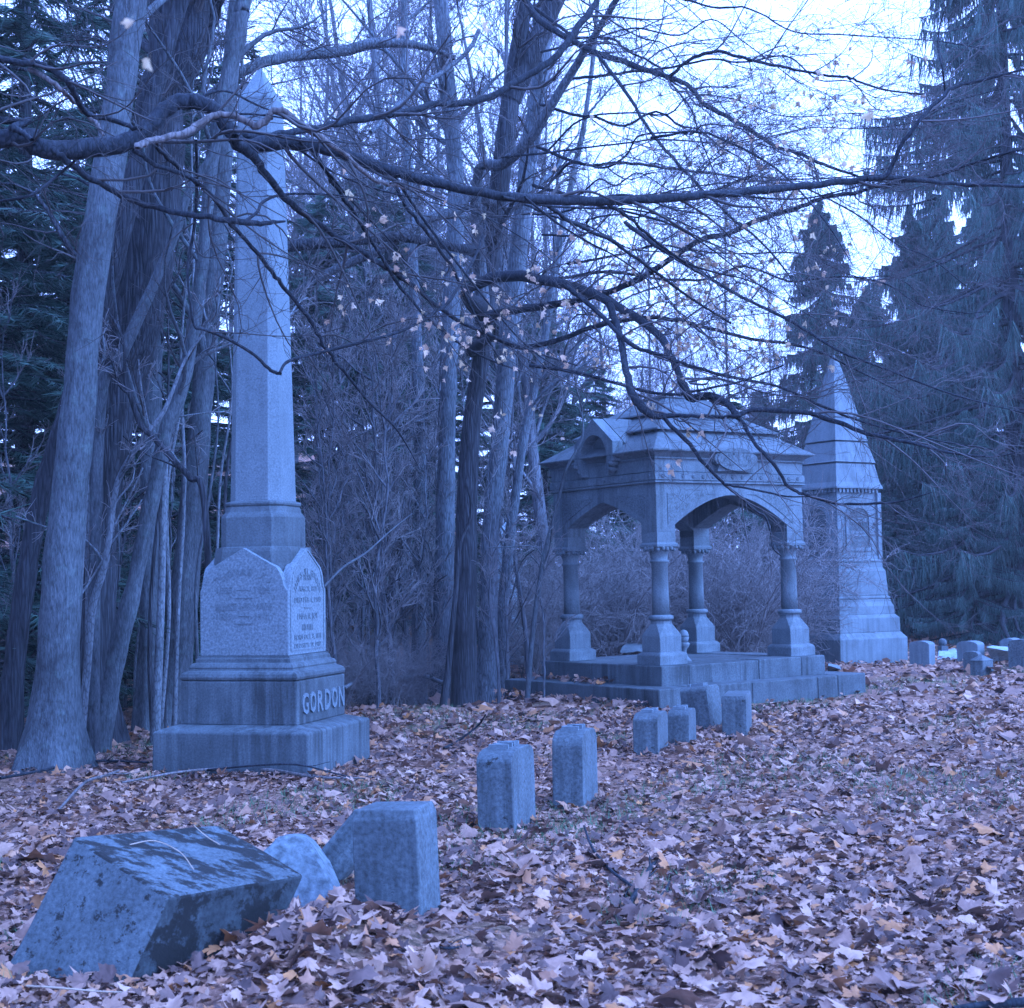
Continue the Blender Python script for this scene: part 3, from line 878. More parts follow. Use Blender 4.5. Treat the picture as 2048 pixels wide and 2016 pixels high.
def lump(name, label, outline, Y, thick, mat, tilt=.35, seed=0, cat='gravestone'):
    """rough stone: outline in picture columns/rows at depth Y, given real thickness behind"""
    f = np.array([at(x, y, Y + (905 - y) / 90 * tilt) for x, y in outline])
    back = f + np.array([.02, thick, -.01]); cm = f.mean(0); back = cm + (back - cm) * np.array([.86, 1, .94])
    c = cm.copy(); c[2] = 0
    r = empty(name, c); tag(r, label, cat)
    n = len(f)
    V = [tuple(p - c) for p in f] + [tuple(p - c) for p in back]
    MB().add(V, [tuple(range(n)), tuple(reversed(range(n, 2 * n)))] + [(i, (i + 1) % n, (i + 1) % n + n, i + n) for i in range(n)]).build('stone_block', mat, r, .02, sub=2, rough=.014, seed=seed)
lump('broken_stone', 'rough pale wedge of broken stone leaning behind the toppled headstone',
     [(258, 925), (258, 853), (268, 845), (277, 836), (297, 834.5), (308, 842), (325, 867), (337, 890), (336, 925)], 6.95, .22, M_rough, .25, 31)
# tipped block behind the near footstone
pc = at(353, 842, 7.55)
tb_ = empty('tipped_footstone', (pc[0], pc[1], pc[2]), YAW + .12, -.15, math.radians(40))
tag(tb_, 'smooth footstone tipped over sideways behind the near upright footstone', 'gravestone')
MB().box(-.085, .085, -.14, .14, -.17, .15).build('stone_block', M_mark, tb_, .012, sub=3, rough=.003, seed=33)

def pale_things():
    # white pillar monument far behind between the trunks
    p = onground(509, 668)
    Y = 25.0
    b0 = at(508, 640, Y); z0 = float(hgt(b0[0], b0[1]))
    r = empty('marble_pillar', (b0[0], b0[1], z0), math.radians(-20))
    tag(r, 'white marble pillar standing far back between the tree trunks', 'monument')
    zt = at(508, 537, Y)[2] - z0; zb = at(508, 634, Y)[2] - z0
    MB().loft([sqr(.62, -.2), sqr(.62, zb)]).build('base', M_marble, r, .01)
    MB().loft([sqr(.42, zb), sqr(.40, zb + .1), sqr(.27, zb + .14), sqr(.22, zt)]).build('shaft', M_marble, r, .008)
    MB().loft([sqr(.28, zt), sqr(.28, zt + .06), sqr(.02, zt + .25)]).build('cap', M_marble, r, .006)
    # slim mottled white obelisk behind the canopy's right column
    b0 = at(778, 640, 29.0)
    r = empty('slim_obelisk', (b0[0], b0[1], 0), math.radians(-30))
    tag(r, 'slim mottled white obelisk just behind the right column of the canopy', 'obelisk')
    zt = at(778, 572, 29)[2]; zb = at(778, 612, 29)[2]
    MB().loft([sqr(.62, -.1), sqr(.60, zb - .12)]).build('base', M_marble, r, .01)
    MB().loft([sqr(.42, zb - .12), sqr(.40, zb)]).build('pedestal', M_marble, r, .008)
    MB().loft([sqr(.27, zb), sqr(.20, zt), sqr(.02, zt + .2)]).build('shaft', M_marble, r, .006)
    # fallen white slab on the right lawn
    a, b, c_, d = onground(995, 666), onground(1013, 662), onground(1012, 655), onground(990, 657)
    up = np.array([0, 0, .42])
    block_from('fallen_slab', 'white lichened slab tipped over behind the pyramid capped post', 'gravestone',
               [onground(993, 662), onground(1013, 660), onground(1013, 655), onground(990, 656), at(986, 647, 24.6), at(1013, 651.5, 24.6), at(1012, 647.5, 25.4), at(992, 645.5, 25.4)], M_marble, .01, .01, 2, 41)
    block_from('rubble_stone', 'heap of broken white stone on a dark slab on the right lawn', 'gravestone',
               [onground(937, 661), onground(958, 661), onground(958, 657), onground(937, 657), at(938, 652, 26.5), at(957, 652.5, 26.5), at(955, 648, 27.2), at(940, 650, 27.2)], M_marble, .03, .01, 2, 42)
    q = onground(943, 657)
    r = empty('ball_post', q, .3)
    tag(r, 'small dark post with a round ball top behind the rubble', 'gravestone')
    MB().loft([sqr(.16, -.1), sqr(.13, .20)]).build('post', M_mark, r, .006)
    MB().sphere((0, 0, .26), .075, 12, 8).build('ball', M_mark, r, smooth=True)
    # pale broken stones at the back of the platform
    block_from('broken_slab', 'low pale broken slab on the ground at the back of the canopy platform', 'gravestone',
               [at(620, 652, 22.6), at(645, 652, 22.6), at(650, 650, 23.2), at(625, 650, 23.2), at(622, 645, 22.7), at(644, 646, 22.7), at(646, 643, 23.2), at(630, 641, 23.2)], M_mono, .03, .01, 2, 43)
    block_from('flat_stone', 'flat pale stone lying at the right end of the canopy platform', 'gravestone',
               [onground(828, 672), onground(842, 670), onground(840, 665), onground(828, 666), at(828, 666, 21.5), at(838, 668.5, 21.5), at(836, 664.5, 22.3), at(828, 663, 22.3)], M_mono, .015, .01, 2, 44)
pale_things()

# ================================================================== TREES WITH TRACED TRUNKS
D = 1024 / 1934
def lumpy(V, amp, seed):
    s = seed * 1.37
    n = np.sin(V[:, 2] * 3.1 + V[:, 0] * 9 + s) * np.sin(V[:, 2] * 1.3 + V[:, 1] * 11 - s) + .5 * np.sin(V[:, 2] * 9 + V[:, 0] * 23 + s)
    return V + (amp * n)[:, None] * np.array([1, .8, .0])
def tube_mesh(name, P, R, mat, k=14, amp=0., seed=0, roots=False):
    if roots:
        k = 30
    V, F = batch_tubes(P[None], R[None], k)
    if roots:                                          # ridged bark and spreading root feet
        n = len(P)
        W3 = V.reshape(n, k, 3); C3 = P[:, None, :]
        th = (np.arange(k) * 2 * math.pi / k)[None]; zz = P[:, 2][:, None]
        f = 1 + .030 * np.sin(7 * th + 2 * np.sin(.9 * zz + seed)) + .022 * np.sin(13 * th + 3 * np.sin(.6 * zz - seed)) + .02 * np.sin(2 * th + 2.3 * zz)
        low = np.clip((.75 - zz) / .75, 0, 1.2) ** 1.6
        f = f + low * (.12 + .30 * np.maximum(0, np.cos(5 * th + seed + .8 * np.sin(3 * th + seed))))
        V = (C3 + (W3 - C3) * f[..., None]).reshape(-1, 3)
    if amp:
        V = lumpy(V, amp, seed)
    return fast_mesh(name, V, F, mat, True)
def trunk_path(pts, Y, lean=0., top=4.0, flare=1.25, base=True):
    """picture polyline (px,py,width) from the foot upwards, at depth Y (+lean per metre of height)"""
    P, R = [], []
    for i, (x, y, w) in enumerate(pts):
        p = at(x, y, Y)
        p = at(x, y, Y + lean * max(0, p[2]))
        P.append(p); R.append(w / 2 / FOC * np.dot(p - CAM, FW))
    P = np.array(P); R = np.array(R)
    if base:                                            # run the foot into the ground
        g = float(hgt(P[0, 0], P[0, 1]))
        P[0, 2] = min(P[0, 2], g + .05)
        foot = P[0] + np.array([0, 0, -.35])
        P = np.vstack([foot, P]); R = np.r_[R[0] * flare * 1.1, R]
        R[1] *= flare
    if top:
        d = P[-1] - P[-2]; d /= np.linalg.norm(d)
        P = np.vstack([P, P[-1] + d * top * .5 + np.array([.1, 0, 0]), P[-1] + d * top]); R = np.r_[R, R[-1] * .75, R[-1] * .4]
    Q = crom(np.c_[P, R], 5)
    return Q[:, :3], np.maximum(Q[:, 3], .004)
def crown_twigs(tb, P, R, rng, limbs=9, L=2.4, zmin=.4, l2=7, l3=6, wood=None, up=.25, rmin=.004, droop=.05):
    m_ = len(P); i0 = int(m_ * zmin)
    A = P[i0:][None]; B = R[i0:][None]
    Q, r = spawn(A, B, limbs, L, (.5, 1.1), rng, 8, .42, .012, droop, .16, 0.0, up=up)
    (wood or tb).add(Q, r, 5)
    Q2, r2 = spawn(Q, r, l2, L * .42, (.4, .9), rng, 6, .5, rmin * 1.4, droop, .16, .15, up=.08)
    tb.add(Q2, r2, 3)
    if l3:
        Q3, r3 = spawn(Q2, r2, l3, L * .2, (.4, .9), rng, 4, .6, rmin, droop, .16, .1)
        tb.add(Q3, r3, 3)
    return Q
def traced_tree(name, label, pts, Y, mat, cat='tree', lean=0., limbs=8, L=2.2, zmin=.45, seed=0, amp=.008, top=4., flare=1.3, l2=7, l3=5, k=16, group=None, forks=(), twig=None):
    P, R = trunk_path(pts, Y, lean, top, flare)
    rng = np.random.default_rng(seed + 100)
    root = empty(name, (P[1, 0], P[1, 1], float(hgt(P[1, 0], P[1, 1]))))
    tag(root, label, cat, group)
    O = np.array(root.location)
    link('trunk', tube_mesh('trunk', P - O, R, mat, k, amp, seed, k == 16), root)
    for fp in forks:
        P2, R2 = trunk_path(fp, Y, lean, top, 1.0, base=False)
        link('limb', tube_mesh('limb', P2 - O, R2, mat, 12, amp, seed + 5), root)
        t2 = TB(); crown_twigs(t2, P2 - O, R2, rng, max(3, limbs // 2), L, .4, l2, l3)
        link('crown', t2.mesh('crown', twig or M_twig), root)
    if limbs:
        t = TB(); w = TB()
        crown_twigs(t, P - O, R, rng, limbs, L, zmin, l2, l3, wood=w)
        link('branches', w.mesh('branches', mat), root)['kind'] = 'stuff'
        link('crown', t.mesh('crown', twig or M_twig), root)
    return root, P, R

T = traced_tree
T('leaning_tree', 'dark leaning trunk at the far left edge of the wood', [(6, 752, 20), (17, 640, 20), (32, 540, 20), (58, 440, 19), (95, 330, 18), (125, 220, 20), (150, 110, 16)], 13.6, M_bark_d, seed=1, limbs=7)
T('beech_tree', 'thick smooth grey trunk, the broadest at the left in front of the wood', [(52, 768, 58), (56, 700, 47), (61, 610, 41), (66.5, 525, 36), (78, 410, 33), (88, 300, 32), (109, 165, 31), (122, 75, 30), (133, -8, 29)], 12.4, M_bark_l, seed=2, limbs=6, zmin=.72, flare=1.15)
T('maple_tree', 'huge rough dark trunk forking high up behind the thick smooth grey one', [(82, 742, 52), (92, 600, 44), (103, 476, 42), (121, 376, 46), (135, 325, 54), (147, 239, 56), (155, 165, 50), (160, 105, 46), (163, 50, 30), (164, -8, 25)], 14.2, M_bark_d, seed=3, limbs=6, zmin=.6, amp=.02, forks=[[(160, 120, 30), (178, 80, 32), (192, 40, 27), (200, -8, 23)]])
T('forest_trunk', 'straight pale trunk seen between the leaning sapling and the obelisk', [(148, 738, 20), (149, 600, 19), (151, 450, 18), (153, 375, 17), (158, 250, 15), (163, 120, 13), (168, -8, 12)], 15.5, M_bark_l, seed=4, limbs=5, zmin=.6)
T('leaning_tree', 'slender grey tree curving up to the right beside the obelisk', [(98, 747, 22), (110, 690, 19), (124, 625, 18), (137, 570, 16.5), (149, 514, 15.5), (158, 470, 14.5), (166, 430, 14), (181, 388, 14), (195, 325, 13), (204, 240, 12), (215, 140, 13), (228, 80, 15), (240, 18, 16), (246, -10, 16)], 13.6, M_bark_l, seed=5, limbs=8, zmin=.35, flare=1.1)
T('forest_trunk', 'grey trunk hidden partly by the obelisk die on its left side', [(172, 725, 30), (178, 660, 28), (186, 577, 28), (193, 500, 25), (200, 420, 22), (212, 300, 20), (222, 180, 18), (232, 60, 16), (238, -10, 15)], 16.2, M_bark_l, seed=6, limbs=6, zmin=.45)
T('leaning_dead_tree', 'pale broken trunk leaning diagonally against the big rough tree', [(92, 445, 12), (99, 415, 12), (118, 365, 12), (141, 312, 11), (160, 270, 10), (175, 235, 9), (190, 190, 8)], 13.2, M_bark_l, seed=7, limbs=0, top=.8, amp=.003, flare=1.0)
def sapling(label, pts, Y, seed, mat=None, name='sapling', cat='sapling', limbs=6, L=.8, zmin=.35, group=None):
    return T(name, label, pts, Y, mat or M_pale, cat, limbs=limbs, L=L, zmin=zmin, seed=seed, amp=0, top=.8, flare=1.15, l2=4, l3=3, k=8, group=group, twig=M_twigp)
sapling('thin pale sapling rising closest to the foot of the thick grey trunk', [(72, 750, 8), (74, 690, 7.5), (78, 610, 7.5), (85, 480, 7), (90, 400, 4)], 12.9, 11)
sapling('thin pale sapling bending right, second from the thick grey trunk', [(80, 751, 8), (88, 660, 8), (93, 605, 8), (106, 560, 7), (114, 500, 6), (121, 474, 6), (141, 441, 5.5), (164, 411, 4.5), (186, 358, 3)], 13.1, 12, limbs=9)
sapling('straight thin pale sapling, third from the thick grey trunk', [(86, 751, 6), (88, 630, 6), (88, 540, 5.5), (88, 450, 4)], 13.3, 13)
sapling('pale pole sapling against the left edge of the obelisk plinth', [(155, 735, 9), (161, 605, 8), (166, 443, 6.5), (178, 408, 5), (192, 364, 4.5), (228, 345, 3)], 14.0, 14, limbs=9)
sapling('dark crooked sapling slanting down behind the obelisk collar', [(214, 530, 7), (205, 508, 7), (190, 478, 6.5), (176, 463, 6), (152, 436, 6), (141, 426, 5.5), (130, 395, 5), (125, 380, 4)], 13.0, 15, M_bark_d, limbs=5)

prng = np.random.default_rng(19)
POL = []
for i in range(13):
    x0 = prng.uniform(92, 232); lean_ = prng.uniform(-10, 60); top_ = prng.uniform(60, 420); w0 = prng.uniform(3.2, 6)
    n = 6; tt = np.linspace(0, 1, n); wob = prng.normal(0, 5, n); wob[0] = 0
    POL.append(([(x0 + lean_ * t_ ** 1.3 + w_, 742 + (top_ - 742) * t_, w0 * (1 - .65 * t_)) for t_, w_ in zip(tt, wob)], prng.uniform(14.2, 17.5)))
_n = 'first second third fourth fifth sixth seventh eighth ninth tenth eleventh twelfth thirteenth'.split()
ORDP = {i: _n[k] for k, i in enumerate(sorted(range(13), key=lambda i: POL[i][0][0][0]))}
for i, (pp, Y_) in enumerate(POL):
    sapling(f'thin bare pole, {ORDP[i]} from the left among the crowded stems left of the obelisk', pp, Y_, 200 + i, [M_pale, M_bark_d, M_bark_l][i % 3], 'pole_sapling', limbs=5, L=.9, group='poles left of the obelisk')
# central trees
T('maple_tree', 'very dark trunk standing left of the canopy platform', [(464, 695, 26), (465, 640, 24), (466, 560, 22), (467, 500, 21), (471, 430, 19), (478, 380, 17), (487, 310, 16), (494, 230, 18), (504, 150, 20), (512, 90, 18), (521, 30, 15), (526, -12, 13)], 18.6, M_bark_d, seed=21, limbs=8, zmin=.5, amp=.006, flare=1.1, k=15, forks=[[(510, 100, 22), (528, 60, 22), (545, 25, 20), (560, -10, 18)]])
T('forest_trunk', 'grey furrowed trunk touching the very dark one on its right', [(487, 690, 22), (488, 640, 20), (490, 540, 18), (500, 440, 18), (510, 330, 19), (520, 240, 19), (530, 150, 18), (541, 70, 16), (548, -10, 14)], 19.6, M_bark_c, seed=22, k=15, limbs=7, zmin=.5)
T('forest_trunk', 'tall grey trunk left of the very dark one reaching out of the picture', [(442, 688, 22), (443, 620, 20), (445, 530, 19), (447, 430, 18), (450, 330, 18), (456, 220, 17), (454, 150, 16), (447, 80, 15.5), (442, 10, 15), (440, -14, 14)], 20.4, M_bark_c, seed=23, k=15, limbs=8, zmin=.5)
T('forest_trunk', 'smaller grey trunk second left of the very dark one', [(418, 680, 15), (419, 620, 14), (421, 545, 13.5), (420, 450, 12), (416, 330, 11), (410, 200, 10), (404, 60, 8)], 21.5, M_bark_c, seed=24, k=15, limbs=6)
T('forest_trunk', 'grey leaning trunk right of the very dark one with a pale gap beside it', [(500, 672, 13), (504, 600, 11), (512, 520, 10), (524, 440, 9), (536, 380, 9), (548, 320, 8), (560, 240, 7)], 21.0, M_bark_c, seed=25, k=15, limbs=6)
sapling('curved pale sapling close to the left column of the canopy', [(527, 676, 5), (533, 630, 5), (540, 580, 5), (546, 547, 4), (556, 510, 3.5), (566, 470, 3)], 18.4, 26, M_bark_l)
sapling('thin dark prop stem leaning on the very dark trunk', [(443, 708, 7), (448, 670, 6.5), (452, 630, 5.5), (456, 590, 5), (460, 545, 4)], 18.1, 27, M_bark_d, limbs=0)

# ---- procedural trees ------------------------------------------------
def bare_tree_parts(h, r0, rng, limbs, L, l2, l3, l4, zmin, lean=.06, rmin=.006, wobble=.02):
    n = 14
    s = np.linspace(0, 1, n)
    P = np.stack([np.cumsum(rng.normal(0, wobble * h / n * 2, n)) + lean * h * rng.normal() * s ** 1.5, np.cumsum(rng.normal(0, wobble * h / n * 2, n)) + lean * h * rng.normal() * s ** 1.5, s * h], 1)
    P -= P[0]; P[0, 2] = -.4
    R = r0 * (1 - .88 * s) ; R[0] *= 1.35
    wood = TB(); wood.add(P[None], R[None], 9)
    i0 = int(n * zmin)
    br = TB(); tw = TB()
    Q, r = spawn(P[i0:][None], R[i0:][None], limbs, L, (.45, 1.0), rng, 8, .42, .012, 0., .14, 0., up=.35)
    br.add(Q, r, 4)
    Q2, r2 = spawn(Q, r, l2, L * .45, (.4, .9), rng, 6, .5, rmin * 1.5, -.05, .14, .2, up=.12)
    tw.add(Q2, r2, 3)
    Q3, r3 = spawn(Q2, r2, l3, L * .24, (.4, .9), rng, 5, .6, rmin * 1.1, 0, .14, .15)
    tw.add(Q3, r3, 3)
    if l4:
        Q4, r4 = spawn(Q3, r3, l4, L * .12, (.4, .9), rng, 3, .7, rmin * .8, 0, .14, .1)
        tw.add(Q4, r4, 3)
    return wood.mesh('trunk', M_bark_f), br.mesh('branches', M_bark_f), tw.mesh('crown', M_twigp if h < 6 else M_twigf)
BARE = [bare_tree_parts(15, .11, np.random.default_rng(41), 26, 3.2, 8, 7, 0, .30),
        bare_tree_parts(16, .08, np.random.default_rng(42), 30, 2.4, 7, 7, 0, .25),
        bare_tree_parts(13, .15, np.random.default_rng(43), 26, 3.8, 9, 8, 0, .22)]
SAP = [bare_tree_parts(4.2, .028, np.random.default_rng(44), 14, 1.0, 5, 4, 0, .2, rmin=.004, wobble=.05),
       bare_tree_parts(3.4, .022, np.random.default_rng(45), 16, .8, 5, 4, 0, .15, rmin=.004, wobble=.06)]
def put_bare(proto, x, y, sc, rz, label, name='bare_tree', cat='tree', group='bare trees of the wood behind the monuments', zs=1.):
    r = empty(name, (x, y, float(hgt(x, y))), rz)
    r.scale = (sc, sc, sc * zs)
    tag(r, label, cat, group)
    for nm, me in zip(('trunk', 'branches', 'crown'), proto):
        o = link(nm, me, r)
        if nm == 'branches':
            o['kind'] = 'stuff'
    return r
rng = np.random.default_rng(11)
lab_b = 'leafless forest tree among the many thin trunks of the wood behind the monuments'
spots = []
for i in range(30):
    Y = rng.uniform(23.5, 44)
    px = rng.uniform(225, 575) if i < 15 else rng.uniform(540, 800)
    if i >= 15:
        Y = rng.uniform(31, 46)
    spots.append((px, Y))
for i in range(3):
    spots.append((rng.uniform(-60, 230), rng.uniform(20, 38)))
for i, (px, Y) in enumerate(spots):
    X = at(px, 600, Y)[0]
    sc = rng.uniform(.85, 1.15)
    if px > 560:
        sc = rng.uniform(.40, .58)
    put_bare(BARE[i % 3], X, Y, sc, rng.uniform(0, 6.28), lab_b)
for px, Y in [(565, 47), (610, 44), (650, 48), (690, 45), (735, 48), (590, 50), (780, 49), (530, 46)]:
    put_bare(BARE[1], at(px, 600, Y)[0], Y, rng.uniform(.75, .98), rng.uniform(0, 6.28), lab_b)
lab_s = 'thin leafless sapling in the brushy undergrowth between the obelisk and the canopy'
for i in range(40):
    px = rng.uniform(318, 470) if i < 32 else rng.uniform(480, 560)
    Y = rng.uniform(18.3, 24)
    X = at(px, 680, Y)[0]
    put_bare(SAP[i % 2], X, Y, rng.uniform(.7, 1.5), rng.uniform(0, 6.28), lab_s, 'undergrowth_sapling', 'sapling', 'undergrowth saplings')
DWS = sorted((rng.uniform(-10, 170), rng.uniform(15.5, 19)) for i in range(9))
for i, (px, Y) in enumerate(DWS):
    put_bare(SAP[i % 2], at(px, 720, Y)[0], Y, rng.uniform(.7, 1.3), rng.uniform(0, 6.28), f'thin leafless sapling, {_n[i]} from the left in the dark wood behind the left trunks', 'undergrowth_sapling', 'sapling', 'dark wood saplings')

ORD = 'first second third fourth fifth sixth seventh eighth ninth tenth eleventh twelfth thirteenth fourteenth fifteenth'.split()
def ordinal(items, key):
    o = sorted(range(len(items)), key=lambda i: items[i][key])
    return {i: ORD[k] for k, i in enumerate(o)}
def shrub_parts(rng, stems=22, h=2.3):
    az = rng.uniform(0, 6.28, stems); sp = rng.uniform(.2, 1.0, stems)
    s = np.linspace(0, 1, 7)
    L = h * rng.uniform(.6, 1.1, stems)
    P = np.zeros((stems, 7, 3))
    for i in range(stems):
        out_ = sp[i] * L[i] * s ** 1.6
        P[i, :, 0] = np.cos(az[i]) * out_ + rng.normal(0, .12) + .1 * np.sin(s * 5 + i)
        P[i, :, 1] = np.sin(az[i]) * out_ + rng.normal(0, .12)
        P[i, :, 2] = L[i] * (s - .25 * sp[i] * s ** 2) - .1
    R = .014 * (1 - .75 * s)[None] * np.ones((stems, 1))
    a = TB(); a.add(P, R, 4)
    Q, r = spawn(P, R, 10, h * .42, (.4, 1.2), rng, 6, .6, .005, .12, .22, .15)
    a.add(Q, r, 3)
    Q2, r2 = spawn(Q, r, 7, h * .2, (.4, 1.2), rng, 4, .7, .0038, .05, .2, .1)
    a.add(Q2, r2, 3)
    return a.mesh('branches', M_twigp)
SHR = [shrub_parts(np.random.default_rng(51)), shrub_parts(np.random.default_rng(52), 26, 2.0)]
def put_shrub(k, px, Y, sc, label, group):
    X = at(px, 650, Y)[0]
    r = empty('bare_shrub', (X, Y, float(hgt(X, Y))), random.uniform(0, 6.28))
    r.scale = (sc, sc, sc)
    tag(r, label, 'shrub', group)
    link('branches', SHR[k % 2], r)['kind'] = 'stuff'
SH1 = [(560, 23.5, 1.0), (590, 24, 1.1), (620, 23.2, 1.0), (650, 24.5, 1.15), (680, 23.5, 1.05), (705, 24.2, 1.2), (730, 23.6, 1.15), (755, 24.6, 1.2), (780, 25.2, 1.1), (640, 26.5, 1.4), (700, 27, 1.5), (745, 27.5, 1.45), (590, 27, 1.4), (535, 22.5, .9)]
o_ = ordinal(SH1, 0)
for i, (px, Y, sc) in enumerate(SH1):
    put_shrub(i, px, Y, sc, f'tangled leafless shrub, {o_[i]} from the left in the thicket behind the canopy', 'thicket behind the canopy')
SH2 = [(335, 18.6, .5), (362, 19.4, .55), (388, 18.8, .5), (408, 20, .6), (346, 22.5, .7)]
o_ = ordinal(SH2, 0)
for i, (px, Y, sc) in enumerate(SH2):
    put_shrub(i, px, Y, sc, f'tangled brush, {o_[i]} clump to the right of the obelisk at the wood edge', 'brush right of the obelisk')

# ---- conifers ---------------------------------------------------------
def conifer_parts(h, rb, nb, nsp, rng, kind, z0=.04):
    zz = z0 + (1 - z0) * np.sort(rng.uniform(0, 1, nb) ** 1.0)
    az = rng.uniform(0, 6.28, nb)
    L = rb * (1 - zz) ** .8 * rng.uniform(.55, 1.12, nb) + .15
    s = np.linspace(0, 1, 7)
    P = np.zeros((nb, 7, 3))
    if kind == 'spruce':
        dz = -.10 * s - .42 * s ** 1.5 + .34 * s ** 3
    else:
        dz = .10 * s - .28 * s ** 2
    wob = rng.normal(0, .07, (nb, 1)) * np.sin(s * 3)[None]
    P[:, :, 0] = np.cos(az)[:, None] * L[:, None] * s + np.sin(az)[:, None] * wob * L[:, None]
    P[:, :, 1] = np.sin(az)[:, None] * L[:, None] * s - np.cos(az)[:, None] * wob * L[:, None]
    P[:, :, 2] = (zz * h)[:, None] + L[:, None] * dz * rng.uniform(.7, 1.3, (nb, 1))
    R = (.010 + .012 * L)[:, None] * (1 - .8 * s)[None]
    wood = TB(); wood.add(P, R, 4)
    ph = np.linspace(0, 1, 10)
    tr = TB(); tp = np.stack([0 * ph, 0 * ph, ph * h], 1); tp[0, 2] = -.4
    tr.add(tp[None], (.011 * h * (1 - .95 * ph))[None], 10)
    # needle covered branchlets
    n = nsp
    t = rng.uniform(.10, .98, (nb, n)) ** (1. if kind == 'spruce' else .8) * 6
    i0 = np.minimum(t.astype(int), 5); fr = (t - i0)[..., None]
    ii = np.arange(nb)[:, None]
    st = P[ii, i0] * (1 - fr) + P[ii, i0 + 1] * fr
    out_ = np.stack([np.cos(az), np.sin(az), 0 * az], 1)[:, None]
    lat = np.stack([-np.sin(az), np.cos(az), 0 * az], 1)[:, None]
    sg = rng.choice([-1, 1], (nb, n, 1))
    if kind == 'spruce':
        d = np.array([0, 0, -1.0]) * rng.uniform(.8, 1.4, (nb, n, 1)) + out_ * rng.uniform(.0, .32, (nb, n, 1)) + lat * sg * rng.uniform(0, .42, (nb, n, 1))
        ln = rng.uniform(.15, .62, (nb, n, 1)) * (.5 + .5 * np.minimum(1, L / 2.2))[:, None, None]
        rad = rng.uniform(.009, .017, (nb, n))
    else:
        d = lat * sg * rng.uniform(.5, 1.1, (nb, n, 1)) + out_ * rng.uniform(.3, 1.0, (nb, n, 1)) + np.array([0, 0, -.35]) * rng.uniform(0, 1.2, (nb, n, 1))
        ln = rng.uniform(.12, .40, (nb, n, 1)) * (.6 + .4 * np.minimum(1, L / 2))[:, None, None]
        rad = rng.uniform(.006, .013, (nb, n))
    d = d + rng.normal(0, .12 if kind == 'spruce' else .18, d.shape)
    d /= np.linalg.norm(d, axis=2, keepdims=True)
    Q = np.stack([st, st + d * ln + np.array([0, 0, -.10]) * ln], 2).reshape(-1, 2, 3)
    rr = np.stack([rad, rad * .25], 2).reshape(-1, 2)
    f = TB(); f.add(Q, rr, 3)
    return tr.mesh('trunk', M_bark_d), wood.mesh('branches', M_bark_d), f.mesh('crown', M_spr if kind == 'spruce' else M_hem, False)
SPR = [conifer_parts(20, 5.2, 400, 145, np.random.default_rng(61), 'spruce'), conifer_parts(12, 3.7, 260, 130, np.random.default_rng(62), 'spruce')]
HEM = [conifer_parts(15, 3.6, 225, 170, np.random.default_rng(63), 'hemlock', .05), conifer_parts(8, 2.8, 150, 150, np.random.default_rng(64), 'hemlock', .06)]
def put_conifer(proto, px, Y, sc, label, name, group=None, zs=1., rz=None):
    X = at(px, 640, Y)[0]
    r = empty(name, (X, Y, float(hgt(X, Y))), random.uniform(0, 6.28) if rz is None else rz)
    r.scale = (sc, sc, sc * zs)
    tag(r, label, 'tree', group)
    for nm, me in zip(('trunk', 'branches', 'crown'), proto):
        o = link(nm, me, r)
        if nm == 'branches':
            o['kind'] = 'stuff'
put_conifer(SPR[0], 1022, 33, 1.12, 'tallest drooping spruce filling the right edge', 'spruce_tree')
put_conifer(SPR[1], 925, 37, .90, 'middle spruce between the tallest one and the tall monument', 'spruce_tree')
put_conifer(SPR[1], 832, 41, .98, 'narrow pointed spruce rising behind the tall monument', 'spruce_tree', zs=1.02)
put_conifer(SPR[1], 975, 31.5, .52, 'small dense young spruce under the tallest one', 'spruce_tree', zs=.8)
put_conifer(SPR[1], 900, 34, .46, 'small drooping young spruce right behind the tall monument base', 'spruce_tree', zs=.8)
G_SP = 'far spruces'
SP3 = [(765, 47, .62), (700, 49, .55), (880, 50, .95), (1000, 48, 1.25), (1120, 40, 1.3), (640, 50, .5), (945, 45, 1.1)]
o_ = ordinal(SP3, 0)
for i, (px, Y, sc) in enumerate(SP3):
    put_conifer(SPR[1], px, Y, sc, f'dark spruce in the far back row, {o_[i]} counting from behind the canopy to the right', 'spruce_tree', G_SP)
G_HE = 'hemlocks of the dark left wood'
HE1 = [(0, 25, 18.5, .95), (0, -70, 17, 1.0), (0, 115, 21.5, 1.0), (0, 192, 25, 1.0), (1, 145, 19, .8), (1, -5, 16.2, .8), (1, 75, 17.5, .75), (1, 205, 20.5, .7)]
o_ = ordinal(HE1, 1)
for i, (k, px, Y, sc) in enumerate(HE1):
    put_conifer(HEM[k], px, Y, sc, f'dark hemlock with flat sprays, {o_[i]} from the left in the wood behind the left trunks', 'hemlock_tree', G_HE)
G_HM = 'small hemlocks right of the obelisk'
HE2 = [(1, 500, 30, 1.0), (1, 472, 35, 1.1), (1, 548, 28, .8), (1, 430, 33, 1.0), (1, 332, 24.5, .95), (1, 388, 26, 1.0), (1, 322, 27, .95), (1, 398, 29, 1.0), (1, 362, 33, 1.1), (1, 540, 33, .85), (1, 600, 31, .72), (1, 660, 31, .66), (1, 735, 31, .66)]
o_ = ordinal(HE2, 1)
for i, (k, px, Y, sc) in enumerate(HE2):
    put_conifer(HEM[k], px, Y, sc, f'small dark hemlock, {o_[i]} to the right of the obelisk among the thin trunks', 'hemlock_tree', G_HM)
